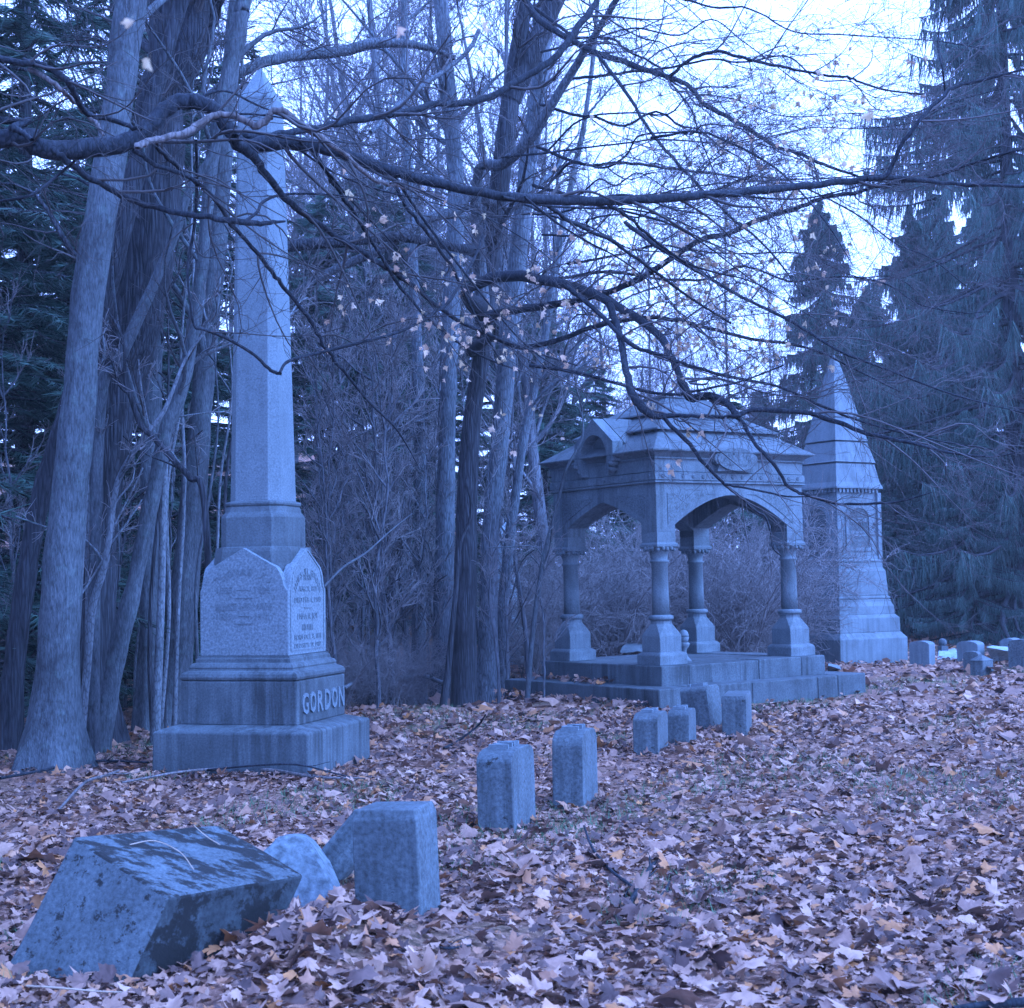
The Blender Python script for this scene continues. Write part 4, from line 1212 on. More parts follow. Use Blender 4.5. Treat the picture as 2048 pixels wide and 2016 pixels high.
# wood continued out of view past the camera; hemlocks added to shade the stones
for i, (k, X, Y, sc, w_) in enumerate([(0, -9.0, 9.5, 1.0, 'just outside the wood edge left of the toppled stone'), (0, -10.5, 4.5, 1.05, 'left of the camera beside the wood edge'), (0, -9.5, 0.0, .95, 'left of the camera a little behind it'), (0, -11, -5, 1.1, 'behind the camera at the left'), (0, -7, -9.5, 1.0, 'behind the camera'), (0, -7.5, 13.0, .95, 'left of the thick smooth grey trunk')]):
    r = empty('hemlock_tree', (X, Y, 0), i * 1.3); r.scale = (sc, sc, sc)
    tag(r, 'tall dark hemlock added for shade, standing ' + w_, 'tree', 'hemlocks of the dark left wood')
    for nm, me in zip(('trunk', 'branches', 'crown'), HEM[0]):
        o = link(nm, me, r)
        if nm == 'branches':
            o['kind'] = 'stuff'

# ================================================================== OVERHANGING LIMBS
def limb_path(pts, Y0, Y1, start=None, end=None, jit=.012, seed=0):
    """display-pixel polyline -> 3D path; depth runs from Y0 to Y1"""
    r = np.random.default_rng(seed)
    a = np.array([(p[0], p[1]) for p in pts], float)
    wd = np.array([p[2] if len(p) > 2 else np.nan for p in pts], float)
    idx = np.arange(len(pts)); ok = ~np.isnan(wd)
    wd = np.interp(idx, idx[ok], wd[ok])
    s = np.r_[0, np.cumsum(np.linalg.norm(np.diff(a, axis=0), axis=1))]; s /= s[-1]
    P, R = [], []
    for i in range(len(pts)):
        Y = Y0 + (Y1 - Y0) * s[i] + .10 * math.sin(s[i] * 9 + seed)
        p = at(a[i, 0] * D, a[i, 1] * D, Y)
        P.append(p); R.append(wd[i] * D / 2 / FOC * np.dot(p - CAM, FW))
    if start is not None:
        P = [np.array(start[:3])] + P; R = [start[3]] + R
    if end is not None:
        P = P + [np.array(end[:3])]; R = R + [end[3]]
    Q = crom(np.c_[np.array(P), np.array(R)], 5)
    Q[:, :3] += r.normal(0, jit * .3, Q[:, :3].shape) * (Q[:, 3:4] > .01)
    k_ = np.convolve(r.normal(size=len(Q) + 8), np.ones(5) / 5, 'same')[4:-4]
    R = Q[:, 3] * (1 + .05 * k_)
    return Q[:, :3], np.maximum(R, .0025)

# near maple: its trunk stands just outside the left edge
mA = empty('overhanging_maple', (-4.3, 7.0, float(hgt(-4.3, 7.0))))
tag(mA, 'maple whose thick bent limb crosses in front of the obelisk from the left', 'tree')
OA = np.array(mA.location)
tp = np.array([(-4.3, 7.0, -.3), (-4.28, 7.0, 1.5), (-4.2, 7.05, 3.2), (-4.15, 7.2, 5.0), (-4.2, 7.3, 7.5), (-4.0, 7.5, 10)])
tq = crom(np.c_[tp, [.34, .25, .23, .19, .14, .05]], 5)
link('trunk', tube_mesh('trunk', tq[:, :3] - OA, tq[:, 3], M_limb, 16, .01, 3), mA)
LA = []
def limbA(pts, Y0, Y1, mat=None, start=None, seed=0, k=10):
    P, R = limb_path(pts, Y0, Y1, start, None, .012, seed)
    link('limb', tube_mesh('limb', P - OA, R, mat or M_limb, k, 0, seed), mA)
    LA.append((P, R)); return P, R
Am, _ = limbA([(0, 262, 34), (60, 276, 36), (110, 284, 36), (200, 276, 35), (250, 262, 34), (285, 233, 31), (315, 204, 29), (345, 190, 29), (385, 196, 28), (415, 217, 27), (440, 255, 28), (462, 276, 31), (520, 270, 29), (600, 276, 25), (680, 302, 23), (760, 327, 21), (850, 352, 18), (950, 369, 18), (1050, 377, 18), (1150, 379, 17), (1250, 375, 16), (1350, 367, 15), (1450, 358, 14), (1550, 348, 13), (1640, 337, 12), (1700, 336, 10), (1800, 346, 8), (1934, 352, 6), (2010, 358, 4)], 7.6, 10.2, start=(-4.2, 7.1, 3.35, .12), seed=1, k=14)
limbA([(428, 232, 18), (434, 250, 17), (486, 257, 13), (555, 250, 13), (608, 240, 13), (660, 229, 14), (788, 206, 14), (820, 196, 13), (880, 194, 13), (930, 181, 14), (982, 150, 14), (1031, 122, 13), (1069, 84, 13), (1107, 30, 13), (1135, -10, 12)], 8.1, 10.5, seed=2)
limbA([(440, 262, 20), (470, 288, 20), (486, 305, 17), (515, 345, 14), (541, 375, 13), (590, 416, 12), (645, 452, 11), (670, 468, 11), (722, 500, 10), (781, 541, 9), (840, 588, 8), (905, 625, 7), (1000, 662, 5), (1090, 690, 3)], 8.1, 11.0, seed=3)
limbA([(100, 284, 13), (114, 295, 13), (173, 337, 12), (243, 375, 12), (295, 392, 11), (364, 406, 11), (434, 416, 11), (465, 420, 12), (500, 421, 9), (538, 418, 4)], 7.5, 8.3, seed=4)
limbA([(463, 418, 7), (486, 400, 6), (496, 382, 6), (530, 368, 5), (590, 366, 4), (660, 372, 3), (740, 392, 2)], 8.2, 9.2, seed=5)
limbA([(258, 276, 13), (268, 272, 13), (295, 264, 13), (347, 253, 13), (382, 230, 13), (416, 215, 12), (451, 222, 13), (486, 237, 14), (507, 224, 13), (513, 211, 13), (541, 215, 14), (590, 250, 13), (642, 286, 11), (700, 335, 9), (755, 352, 8), (800, 362, 7), (842, 374, 5)], 7.5, 8.6, M_dead, seed=6)
limbA([(0, 111, 14), (45, 114, 13), (90, 128, 13), (128, 153, 13), (146, 187, 12), (166, 215, 11), (194, 222, 10), (243, 237, 9), (264, 246, 8)], 7.2, 7.7, start=(-4.2, 7.2, 4.4, .06), seed=7)
limbA([(59, 130, 10), (104, 160, 9), (139, 192, 9), (166, 217, 9), (185, 240, 8), (196, 256, 5)], 7.3, 7.6, M_dead, seed=8)
limbA([(0, 229, 15), (22, 240, 14), (45, 252, 11), (60, 262, 8)], 7.7, 7.6, start=(-4.2, 7.1, 3.7, .05), seed=9)
limbA([(253, 284, 9), (295, 310, 9), (347, 331, 8), (382, 352, 8), (416, 389, 8), (437, 423, 8), (465, 454, 8), (513, 514, 8), (541, 549, 8), (583, 598, 8), (611, 650, 7), (650, 702, 6), (700, 762, 5), (750, 812, 4), (790, 880, 2)], 7.6, 10.2, seed=10)
limbA([(295, 277, 9), (333, 312, 8), (368, 341, 7), (384, 352, 6)], 7.6, 8.0, seed=11)
limbA([(370, 265, 6), (372, 330, 6), (368, 420, 6), (355, 500, 5), (358, 560, 5), (367, 615, 5), (385, 622, 6), (430, 640, 6), (480, 670, 6), (512, 700, 7), (532, 706, 6)], 7.8, 8.6, seed=12)
limbA([(528, 704, 5), (545, 682, 6), (600, 667, 6), (668, 650, 6), (750, 628, 6), (810, 598, 6), (850, 567, 6), (890, 500, 5), (911, 448, 4), (920, 410, 2)], 8.6, 10.2, seed=13)
limbA([(0, 380, 5), (60, 368, 6), (110, 330, 6), (140, 305, 6)], 7.3, 7.5, seed=14)
limbA([(740, 330, 8), (760, 380, 7), (800, 430, 7), (850, 500, 6), (880, 560, 5), (910, 620, 4), (950, 690, 3)], 9.0, 10.4, seed=15)
limbA([(590, 278, 9), (620, 330, 8), (660, 390, 7), (710, 470, 7), (770, 560, 6), (830, 620, 5), (900, 668, 4), (980, 700, 3)], 8.6, 10.6, seed=16)
limbA([(1020, 376, 9), (1080, 420, 8), (1150, 452, 7), (1220, 500, 6), (1300, 560, 5), (1380, 610, 4)], 9.4, 10.8, seed=17)

def limb_twigs(limbs, O, parent, rng, n1, L1, n2, L2, n3, L3, mat, bias=(.25, 0, -.12), ang=(.5, 1.1), kmin=12):
    t1 = TB(); t = TB(); ends = []
    for P, R in limbs:
        q = resample(np.c_[P, R], kmin)
        length = np.linalg.norm(np.diff(q[:, :3], axis=0), axis=1).sum()
        n = max(2, int(n1 * length))
        A, r = spawn(q[None, :, :3], q[None, :, 3], n, L1, ang, rng, 9, .55, .0035, .06, .24, .12, bias)
        r = np.minimum(r, .012 * (1 - .7 * np.linspace(0, 1, 9))[None])
        t1.add(A - O, r, 4)
        B, rb = spawn(A, r, n2, L2, (.4, 1.0), rng, 7, .6, .0026, .02, .24, .2, (.08, 0, .02))
        t.add(B - O, rb, 3)
        ends.append(B.reshape(-1, 3))
        if n3:
            C_, rc = spawn(B, rb, n3, L3, (.4, .9), rng, 5, .65, .0020, .03, .14, .2)
            t.add(C_ - O, rc, 3)
            ends.append(C_.reshape(-1, 3))
    link('twigs', t1.mesh('twigs', mat), parent)['kind'] = 'stuff'
    link('crown', t.mesh('crown', mat), parent)
    return np.concatenate(ends)
va = np.random.default_rng(78)
for i in range(14):
    k_ = va.integers(20, len(Am) - 30); p0 = Am[k_]; d0 = p0 - CAM; dep = d0 @ FW
    a = np.array([512 + FOC * (d0 @ RT) / dep, 504 - FOC * (d0 @ UP) / dep]) / D
    e = a + np.array([va.uniform(160, 520), va.uniform(-230, 420)])
    tt = np.linspace(0, 1, 7); bow = va.uniform(-70, 40); ww = va.uniform(4.5, 8)
    pts_ = [(a[0] + (e - a)[0] * t_, a[1] + (e - a)[1] * t_ - bow * math.sin(math.pi * t_) + 10 * math.sin(8 * t_ + i), ww * (1 - .75 * t_)) for t_ in tt]
    limbA(pts_, p0[1], p0[1] + va.uniform(.2, 2.4), seed=200 + i, k=6)
rngA = np.random.default_rng(71)
endsA = limb_twigs(LA, OA, mA, rngA, 1.9, 1.0, 5, .5, 3, .24, M_twig)

# central maple: long limbs reaching forward over the canopy
mB = bpy.data.objects['maple_tree.001']
OB = np.array(mB.location)
LB = []
def limbB(pts, Y0, Y1, mat=None, start=None, seed=0, k=8):
    P, R = limb_path(pts, Y0, Y1, start, None, .012, seed)
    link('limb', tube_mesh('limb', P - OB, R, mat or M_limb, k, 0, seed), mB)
    LB.append((P, R)); return P, R
def onB(px, py, r):
    return (*at(px, py, 18.6), r)
limbB([(980, -12, 13), (993, 2, 13), (1017, 36, 13), (1052, 60, 12), (1086, 80, 12), (1128, 101, 12), (1173, 114, 12), (1208, 128, 11), (1264, 146, 10), (1301, 162, 9), (1330, 197, 9), (1374, 220, 9), (1418, 246, 8), (1462, 275, 8), (1505, 289, 7), (1556, 311, 6), (1611, 330, 5), (1700, 350, 3)], 17.0, 12.5, start=onB(515, -30, .10), seed=31)
limbB([(1264, 144, 7), (1301, 114, 7), (1352, 97, 6.5), (1392, 106, 6), (1447, 120, 6), (1502, 131, 5), (1556, 142, 5), (1600, 146, 5), (1630, 157, 4), (1673, 170, 4), (1739, 178, 3)], 14.2, 12.5, seed=32)
limbB([(1640, 340, 10), (1670, 334, 9), (1684, 313, 9), (1703, 274, 8), (1739, 226, 8), (1776, 186, 8), (1805, 164, 7), (1849, 153, 6), (1934, 131, 4), (1990, 120, 3)], 9.7, 9.8, seed=33)
limbB([(1785, 174, 4), (1780, 130, 4), (1772, 91, 4), (1776, 44, 3), (1794, -5, 2)], 9.8, 9.8, seed=34)
limbB([(950, 590, 16), (1020, 580, 15), (1100, 565, 13), (1180, 540, 12), (1228, 515, 12), (1319, 454, 11), (1374, 442, 10), (1432, 416, 10), (1502, 394, 9), (1556, 373, 8), (1611, 365, 8), (1666, 350, 7), (1739, 340, 6), (1812, 318, 5), (1867, 299, 5), (1934, 281, 4), (1990, 270, 3)], 17.2, 12.0, start=onB(483, 320, .10), seed=35)
limbB([(878, 555, 20), (905, 536, 22), (934, 524, 22), (982, 521, 21), (1017, 528, 20), (1069, 538, 19), (1121, 555, 18), (1173, 583, 17), (1208, 604, 16), (1250, 640, 15), (1275, 690, 14), (1292, 730, 15), (1306, 752, 17), (1330, 747, 15), (1355, 752, 14), (1380, 768, 13), (1394, 790, 10)], 17.4, 12.6, start=onB(482, 310, .14), seed=36)
limbB([(1392, 790, 9), (1400, 782, 9), (1429, 774, 9), (1513, 778, 9), (1580, 797, 9), (1639, 818, 8), (1737, 840, 6), (1800, 856, 5), (1880, 862, 3), (1934, 850, 2)], 12.6, 11.6, seed=37)
limbB([(1150, 575, 14), (1170, 630, 13), (1180, 690, 13), (1194, 742, 15), (1212, 768, 17), (1236, 785, 13), (1274, 785, 8), (1330, 786, 7), (1391, 787, 6)], 13.8, 12.6, seed=38)
limbB([(1250, 786, 8), (1261, 797, 8), (1303, 840, 8), (1328, 873, 7), (1370, 915, 6), (1400, 940, 5), (1429, 966, 4), (1446, 977, 4), (1456, 1010, 3), (1460, 1035, 3), (1475, 1050, 2)], 12.8, 13.4, seed=39)
limbB([(1392, 788, 8), (1400, 794, 8), (1425, 836, 7), (1458, 873, 7), (1492, 920, 6), (1526, 935, 6), (1580, 951, 5), (1639, 951, 5), (1694, 948, 4), (1760, 930, 2)], 12.6, 12.2, seed=40)
limbB([(1370, 915, 5), (1410, 922, 4), (1450, 930, 4), (1490, 938, 3), (1540, 937, 2)], 13.0, 12.6, seed=41)
limbB([(1069, 540, 10), (1130, 590, 9), (1190, 650, 8), (1240, 668, 7), (1300, 690, 6), (1380, 712, 6), (1470, 730, 5), (1560, 770, 5), (1640, 800, 4), (1760, 830, 3), (1880, 850, 2)], 14.0, 11.8, seed=42)
limbB([(930, 640, 12), (990, 655, 11), (1060, 640, 10), (1130, 615, 9), (1230, 600, 8), (1320, 615, 7), (1420, 640, 6), (1520, 655, 5), (1600, 690, 4), (1700, 740, 3)], 17.3, 13, start=onB(472, 350, .09), seed=43)
limbB([(870, 470, 18), (760, 448, 20), (650, 455, 22), (570, 462, 22), (500, 475, 18), (440, 490, 12)], 17.8, 16.6, M_bark_d, start=onB(480, 250, .13), seed=44)
limbB([(890, 365, 22), (860, 400, 22), (800, 415, 20), (720, 470, 18), (640, 505, 16), (570, 545, 12), (520, 570, 8)], 18.0, 17.4, M_bark_m, start=onB(494, 200, .12), seed=45)
limbB([(900, 340, 20), (950, 310, 21), (1000, 265, 20), (1040, 200, 17), (1090, 120, 15), (1140, 40, 13), (1170, -10, 12)], 18.0, 16.5, M_bark_m, start=onB(484, 330, .10), seed=46)
limbB([(385, 190, 18), (470, 128, 20), (560, 105, 21), (640, 98, 21), (720, 80, 20), (800, 88, 14), (860, 110, 10)], 16.5, 17.5, M_bark_m, seed=47)
limbB([(700, 250, 9), (760, 190, 9), (830, 140, 9), (880, 100, 9), (905, 60, 9)], 15.5, 17.5, M_bark_m, seed=48)
limbB([(1000, 690, 7), (1070, 700, 7), (1150, 720, 6), (1250, 745, 6), (1330, 735, 5), (1400, 720, 4), (1480, 690, 3)], 14.5, 12.6, seed=49)
limbB([(1180, 420, 8), (1250, 470, 8), (1330, 520, 7), (1420, 570, 6), (1500, 610, 6), (1580, 660, 5), (1680, 700, 4), (1800, 745, 3), (1934, 780, 2)], 13.6, 11.4, seed=50)
limbB([(1130, 105, 7), (1180, 170, 7), (1230, 250, 6), (1300, 330, 6), (1370, 400, 5), (1450, 470, 4), (1520, 560, 3)], 15, 12.6, seed=51)
limbB([(1230, 260, 6), (1320, 250, 5), (1400, 280, 5), (1480, 330, 4), (1560, 420, 3), (1610, 500, 2)], 13, 12, seed=52)
vr = np.random.default_rng(77)
for i in range(17):
    a = np.array([vr.uniform(960, 1080), vr.uniform(-40, 620)]); e = np.array([vr.uniform(1350, 1900), a[1] * .55 + vr.uniform(-60, 420)])
    tt = np.linspace(0, 1, 11); nrm_ = np.array([-(e - a)[1], (e - a)[0]]); nrm_ /= np.linalg.norm(nrm_)
    bow = vr.uniform(-90, 60); ww = vr.uniform(4, 8)
    pts_ = [tuple(a + (e - a) * t_ + nrm_ * (bow * math.sin(math.pi * t_) + 12 * math.sin(7 * t_ + i)) + vr.normal(0, 9, 2)) + (ww * (1 - .75 * t_),) for t_ in tt]
    limbB(pts_, 17.6, vr.uniform(11.5, 15), seed=100 + i, k=6)
rngB = np.random.default_rng(72)
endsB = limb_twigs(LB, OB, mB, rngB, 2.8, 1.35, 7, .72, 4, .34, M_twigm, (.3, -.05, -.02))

# ---- leaves still hanging
def maple_outline():
    r = [1.0, .66, .95, .60, .82, .55, .42, .22]
    a = [90, 66, 45, 25, 3, -22, -52, -80]
    pts = [(rr * math.cos(math.radians(t)), rr * math.sin(math.radians(t))) for rr, t in zip(r, a)]
    pts += [(-x, y) for x, y in reversed(pts[1:])]
    return np.array(pts)
MO = maple_outline()
def maple_toothed():
    a = [90, 80, 73, 64, 55, 44, 35, 27, 17, 7, -4, -15, -30, -52, -80]
    r = [1.0, .79, .85, .60, .74, .96, .76, .80, .58, .67, .80, .57, .50, .36, .20]
    p = [(q * math.cos(math.radians(t)), q * math.sin(math.radians(t))) for q, t in zip(r, a)]
    return np.array(p + [(-x, y) for x, y in reversed(p[1:])])
MT = maple_toothed()
def leaf_toothed(curl, fold, twist, rs):
    ph = rs.uniform(0, 6.28, 3)
    th = np.arctan2(MT[:, 1], MT[:, 0])
    env = 1 - .5 * np.clip(np.sin(th * 1.5 + ph[0]) - .55, 0, 1) + .10 * np.sin(3 * th + ph[1])
    P = np.vstack([[0, 0], MT * (env * (1 + rs.normal(0, .06, len(MT))))[:, None]])
    x, y = P[:, 0], P[:, 1]; rr = np.hypot(x, y)
    z = curl * y ** 2 + fold * np.abs(x) * (1 + .4 * y) + twist * x * y + .22 * rr ** 2 * np.sin(2 * np.arctan2(y, x) + ph[2]) + .035 * rs.normal(size=len(P))
    return np.stack([x * (1 - .2 * abs(fold)), y, z], 1)
n_t = len(MT)
LT = np.array([(0, i + 1, (i + 1) % n_t + 1) for i in range(n_t)])
def leaf_verts(curl, fold, twist, rs):
    brk = np.where(rs.uniform(0, 1, len(MO)) < .22, rs.uniform(.35, .75, len(MO)), 1.0)[:, None]
    P = np.vstack([[0, 0], MO * brk * (1 + rs.normal(0, .14, (len(MO), 1)))])
    x, y = P[:, 0], P[:, 1]
    z = curl * (y ** 2) + fold * np.abs(x) * (1 + .4 * y) + twist * x * y + .08 * rs.normal(size=len(P))
    xx = x * (1 - .25 * abs(fold)); 
    return np.stack([xx, y, z], 1)
n_o = len(MO)
LF = np.array([(0, i + 1, (i + 1) % n_o + 1) for i in range(n_o)])
rs = np.random.default_rng(81)
HL = []
for i in range(6):
    V = leaf_toothed(rs.uniform(-.9, .9), rs.uniform(-1.2, -.5), rs.uniform(-.8, .8), rs)
    V = np.vstack([V, [(-.02, -.2, 0), (.02, -.2, 0), (.05 * rs.normal(), -1.25, .1)]])
    V = np.stack([V[:, 0], V[:, 2], -V[:, 1] - 1.2], 1)       # hangs from its stalk
    HL.append(fast_mesh('leaf', V * .047, np.vstack([LT, [(n_t + 1, n_t + 2, n_t + 3)]]), M_hang))
def pick(ends, n, fpx, rs):
    d = ends - CAM
    dep = d @ FW
    px = 512 + FOC * (d @ RT) / dep; py = 504 - FOC * (d @ UP) / dep
    w = fpx(px, py)
    w = w / w.sum()
    return ends[rs.choice(len(ends), n, p=w, replace=False)]
def wB(px, py):
    g = np.exp(-(((px - 640) / 135) ** 2 + ((py - 310) / 90) ** 2)) + .55 * np.exp(-(((px - 490) / 90) ** 2 + ((py - 390) / 60) ** 2)) + .3 * np.exp(-(((px - 800) / 90) ** 2 + ((py - 110) / 80) ** 2))
    return g + 1e-9
def wA(px, py):
    return np.exp(-(((px - 470) / 110) ** 2 + ((py - 340) / 80) ** 2)) + .12 * np.exp(-(((px - 560) / 250) ** 2 + ((py - 60) / 90) ** 2)) + 1e-9
for par, O, ends, n, fw_ in ((mB, OB, endsB, 215, wB), (mA, OA, endsA, 75, wA)):
    pts = pick(ends, n // 3, fw_, rs)
    pts = np.repeat(pts, 3, axis=0) + rs.normal(0, .055, (len(pts) * 3, 3)) * np.repeat([[0, 1, 1]], len(pts), 0).reshape(-1, 1)
    for p in pts:
        s = rs.uniform(.65, 1.25) * (.78 if par is mA else 1.)
        link('leaf', HL[rs.integers(6)], par, p - O, (rs.normal(0, .6), rs.normal(0, .6), rs.uniform(0, 6.28)), (s, s, s))
def joined_leaves(pts, O, par, size, rs):
    V, F = [], []
    for i, p in enumerate(pts):
        v = leaf_verts(rs.uniform(-.5, .5), rs.uniform(-.9, -.3), rs.uniform(-.5, .5), rs)
        v = np.stack([v[:, 0], v[:, 2], -v[:, 1] - .15], 1) * size * rs.uniform(.6, 1.3)
        a = rs.uniform(0, 6.28); c, s = math.cos(a), math.sin(a)
        v = np.stack([v[:, 0] * c - v[:, 1] * s, v[:, 0] * s + v[:, 1] * c, v[:, 2]], 1)
        V.append(v + p - O); F.append(LF + i * (n_o + 1))
    o = link('leaves', fast_mesh('leaves', np.concatenate(V), np.concatenate(F), M_hang2), par)
    o['kind'] = 'stuff'
joined_leaves(np.repeat(pick(endsB, 180, wB, rs), 3, axis=0) + rs.normal(0, .05, (540, 3)), OB, mB, .040, rs)
joined_leaves(pick(endsA, 130, wA, rs), OA, mA, .026, rs)
# a few leaves very near the lens, top left and top centre
for (x, y, Y, s) in [(150, 48, 2.4, .38), (134, 12, 2.6, .34), (398, 18, 3.4, .45), (482, 22, 4.0, .55), (872, 104, 6.0, .8)]:
    p = at(x, y, Y)
    link('leaf', HL[rs.integers(6)], mA, p - OA, (rs.normal(0, .3), rs.normal(0, .3), rs.uniform(0, 6.28)), (s, s, s))

# ================================================================== LEAF LITTER
def footprint_free(x, y):
    ok = np.ones(len(x), bool)
    for cx, cy, yaw, w, d in ((-2.060, 12.417, -15.52, 1.36, 1.36), (2.139, 19.238, -55.23, 3.1, 3.42), (5.666, 26.072, -58.22, 1.6, 1.6)):
        c, s = math.cos(math.radians(yaw)), math.sin(math.radians(yaw))
        u = (x - cx) * c + (y - cy) * s; v = -(x - cx) * s + (y - cy) * c
        ok &= ~((np.abs(u) < w / 2) & (np.abs(v) < d / 2))
    return ok
def litter(n, ylo, yhi, size, rs, detail=True, side=1.25):
    y = ylo + (yhi - ylo) * rs.uniform(0, 1, n) ** .8
    x = rs.uniform(-1, 1, n) * (.345 * y * side + 1.3)
    thin = np.sin(x * 1.9 + y * .8) * np.sin(y * 1.3 - x * .7) + .6 * np.sin(x * 4.3 - y * 3.1)
    keep = footprint_free(x, y) & (rs.uniform(0, 1, n) < np.clip(1.0 + .45 * thin, .25, 1))
    x, y = x[keep], y[keep]; n = len(x)
    if detail:
        K = 40
        fn = leaf_toothed if detail == 2 else leaf_verts
        protos = [fn(rs.uniform(-.45, .45), rs.uniform(-.5, .45), rs.uniform(-.5, .5), rs) for _ in range(K)]
        F0 = LT if detail == 2 else LF
    else:
        K = 16
        hx = np.array([(0, 0), (0, 1), (.8, .4), (.6, -.5), (0, -.4), (-.6, -.5), (-.8, .4)])
        protos = []
        for _ in range(K):
            z = rs.uniform(-.6, .6) * np.abs(hx[:, 0]) + rs.uniform(-.5, .5) * hx[:, 1] ** 2 + rs.normal(0, .12, 7)
            protos.append(np.c_[hx, z])
        F0 = np.array([(0, i, i % 6 + 1) for i in range(1, 7)])
    protos = np.array(protos)
    k = rs.integers(0, K, n)
    V = protos[k]                                             # n,m,3
    s = size * np.exp(rs.normal(0, .40, n))
    a = rs.uniform(0, 6.28, n); rx = rs.normal(0, .25, n); ry = rs.normal(0, .25, n)
    st = rs.uniform(0, 1, n) < .05
    rx[st] += rs.choice([-1, 1], st.sum()) * rs.uniform(.5, 1.1, st.sum())
    V = V * s[:, None, None]
    X, Yv, Z = V[..., 0], V[..., 1], V[..., 2]
    Yv, Z = Yv * np.cos(rx)[:, None] - Z * np.sin(rx)[:, None], Yv * np.sin(rx)[:, None] + Z * np.cos(rx)[:, None]
    X, Z = X * np.cos(ry)[:, None] + Z * np.sin(ry)[:, None], -X * np.sin(ry)[:, None] + Z * np.cos(ry)[:, None]
    X, Yv = X * np.cos(a)[:, None] - Yv * np.sin(a)[:, None], X * np.sin(a)[:, None] + Yv * np.cos(a)[:, None]
    lo = Z.min(1)
    z0 = hgt(x, y) + rs.uniform(-.012, .03, n) - lo * .55
    V = np.stack([X + x[:, None], Yv + y[:, None], Z + z0[:, None]], -1)
    m_ = V.shape[1]
    F = (F0[None] + (np.arange(n) * m_)[:, None, None]).reshape(-1, 3)
    return V.reshape(-1, 3), F
rs = np.random.default_rng(91)
parts = [litter(26000, 3.0, 8.8, .038, rs, 2, 1.15), litter(30000, 8, 17, .038, rs, True, 1.10), litter(34000, 13, 35, .043, rs, False, 1.15)]
V, F, o_ = [], [], 0
for v, f in parts:
    V.append(v); F.append(f + o_); o_ += len(v)
ll = link('leaf_litter', fast_mesh('leaf_litter', np.concatenate(V), np.concatenate(F), M_leaf))
tag(ll, 'thick carpet of fallen brown and tan maple leaves over the cemetery lawn', kind='stuff')
# fine crumbled leaf bits
vb, fb = litter(16000, 3.2, 12, .018, rs, False, 1.12)
lb = link('leaf_crumbs', fast_mesh('leaf_crumbs', vb, fb, M_leaf))
tag(lb, 'small crumbled bits of dry leaf between the fallen leaves', kind='stuff')
# larger single leaves lying on top: parts of the ground
GL = []
for i in range(10):
    v = leaf_toothed(rs.uniform(-.35, .35), rs.uniform(-.55, .4), rs.uniform(-.4, .4), rs)
    GL.append(fast_mesh('leaf', v * .046, LT, M_leafo))
cnt = 0
while cnt < 285:
    y = 4.3 + 9.5 * rs.uniform(0, 1) ** 1.6; x = rs.uniform(-1, 1) * .345 * y
    if not footprint_free(np.array([x]), np.array([y]))[0]:
        continue
    s = math.exp(rs.normal(0, .22))
    link('leaf', GL[rs.integers(10)], ground, (x, y, float(hgt(x, y)) + .035), (rs.normal(0, .28), rs.normal(0, .28), rs.uniform(0, 6.28)), (s, s, s))
    cnt += 1
# grass
def grass(n, rs):
    y = 4 + 26 * rs.uniform(0, 1, n) ** .9; x = rs.uniform(-1, 1, n) * (.345 * y * 1.15)
    patch = np.sin(x * 1.1 + 2) * np.sin(y * .9 + x * .4) + .5 * np.sin(x * 2.7 - y * 1.9)
    k = (patch > .28) & footprint_free(x, y)
    x, y = x[k], y[k]; n = len(x)
    a = rs.uniform(0, 6.28, n); h = rs.uniform(.03, .08, n); w = rs.uniform(.002, .004, n)
    b = np.stack([x, y, hgt(x, y)], 1)
    sd_ = np.stack([np.cos(a), np.sin(a), 0 * a], 1) * w[:, None]
    tip = np.stack([rs.normal(0, .03, n), rs.normal(0, .03, n), h], 1)
    V = np.stack([b - sd_, b + sd_, b + tip], 1).reshape(-1, 3)
    return V, np.arange(len(V)).reshape(-1, 3)
gv, gf = grass(90000, rs)
g = link('grass', fast_mesh('grass', gv, gf, M_grass))
tag(g, 'sparse short green grass showing between the fallen leaves', kind='stuff')
# leaves on the canopy step and piled at its foot
def pile(pts, size, label, rs, name='leaf_drift'):
    V, F = [], []
    for i, p in enumerate(pts):
        v = leaf_verts(rs.uniform(-.5, .5), rs.uniform(-.6, .5), rs.uniform(-.5, .5), rs) * size * math.exp(rs.normal(0, .25))
        M3 = np.array(Matrix.Rotation(rs.uniform(0, 6.28), 3, 'Z') @ Matrix.Rotation(rs.normal(0, .4), 3, 'X') @ Matrix.Rotation(rs.normal(0, .4), 3, 'Y'))
        V.append(v @ M3.T + p); F.append(LF + i * (n_o + 1))
    o = link(name, fast_mesh(name, np.concatenate(V), np.concatenate(F), M_leaf))
    tag(o, label, kind='stuff')
c, s = math.cos(math.radians(-55.23)), math.sin(math.radians(-55.23))
def canw(u, v, z):
    return np.array([2.139 + u * c - v * s, 19.238 + u * s + v * c, z])
pile([canw(rs.uniform(-1.3, .4), -1.35 - rs.uniform(.03, .3), .25 + rs.uniform(0, .03)) for _ in range(60)], .06, 'drift of brown leaves lying on the left step of the canopy', rs)
pile([canw(rs.uniform(-1.5, 1.5), -1.72 - abs(rs.normal(0, .16)), rs.uniform(.0, .10)) for _ in range(170)], .06, 'drift of brown leaves against the foot of the canopy step', rs)
pile([np.array([-.82 + rs.normal(0, .26), 5.97 + rs.normal(0, .32), 0]) * np.array([1, 1, 0]) for _ in range(0)] + [np.array([x_, y_, float(hgt(x_, y_)) + rs.uniform(.01, .05)]) for x_, y_ in zip(rs.normal(-.72, .24, 150), rs.normal(5.95, .34, 150))], .062, 'heap of brown leaves between the toppled headstone and the near footstone', rs)

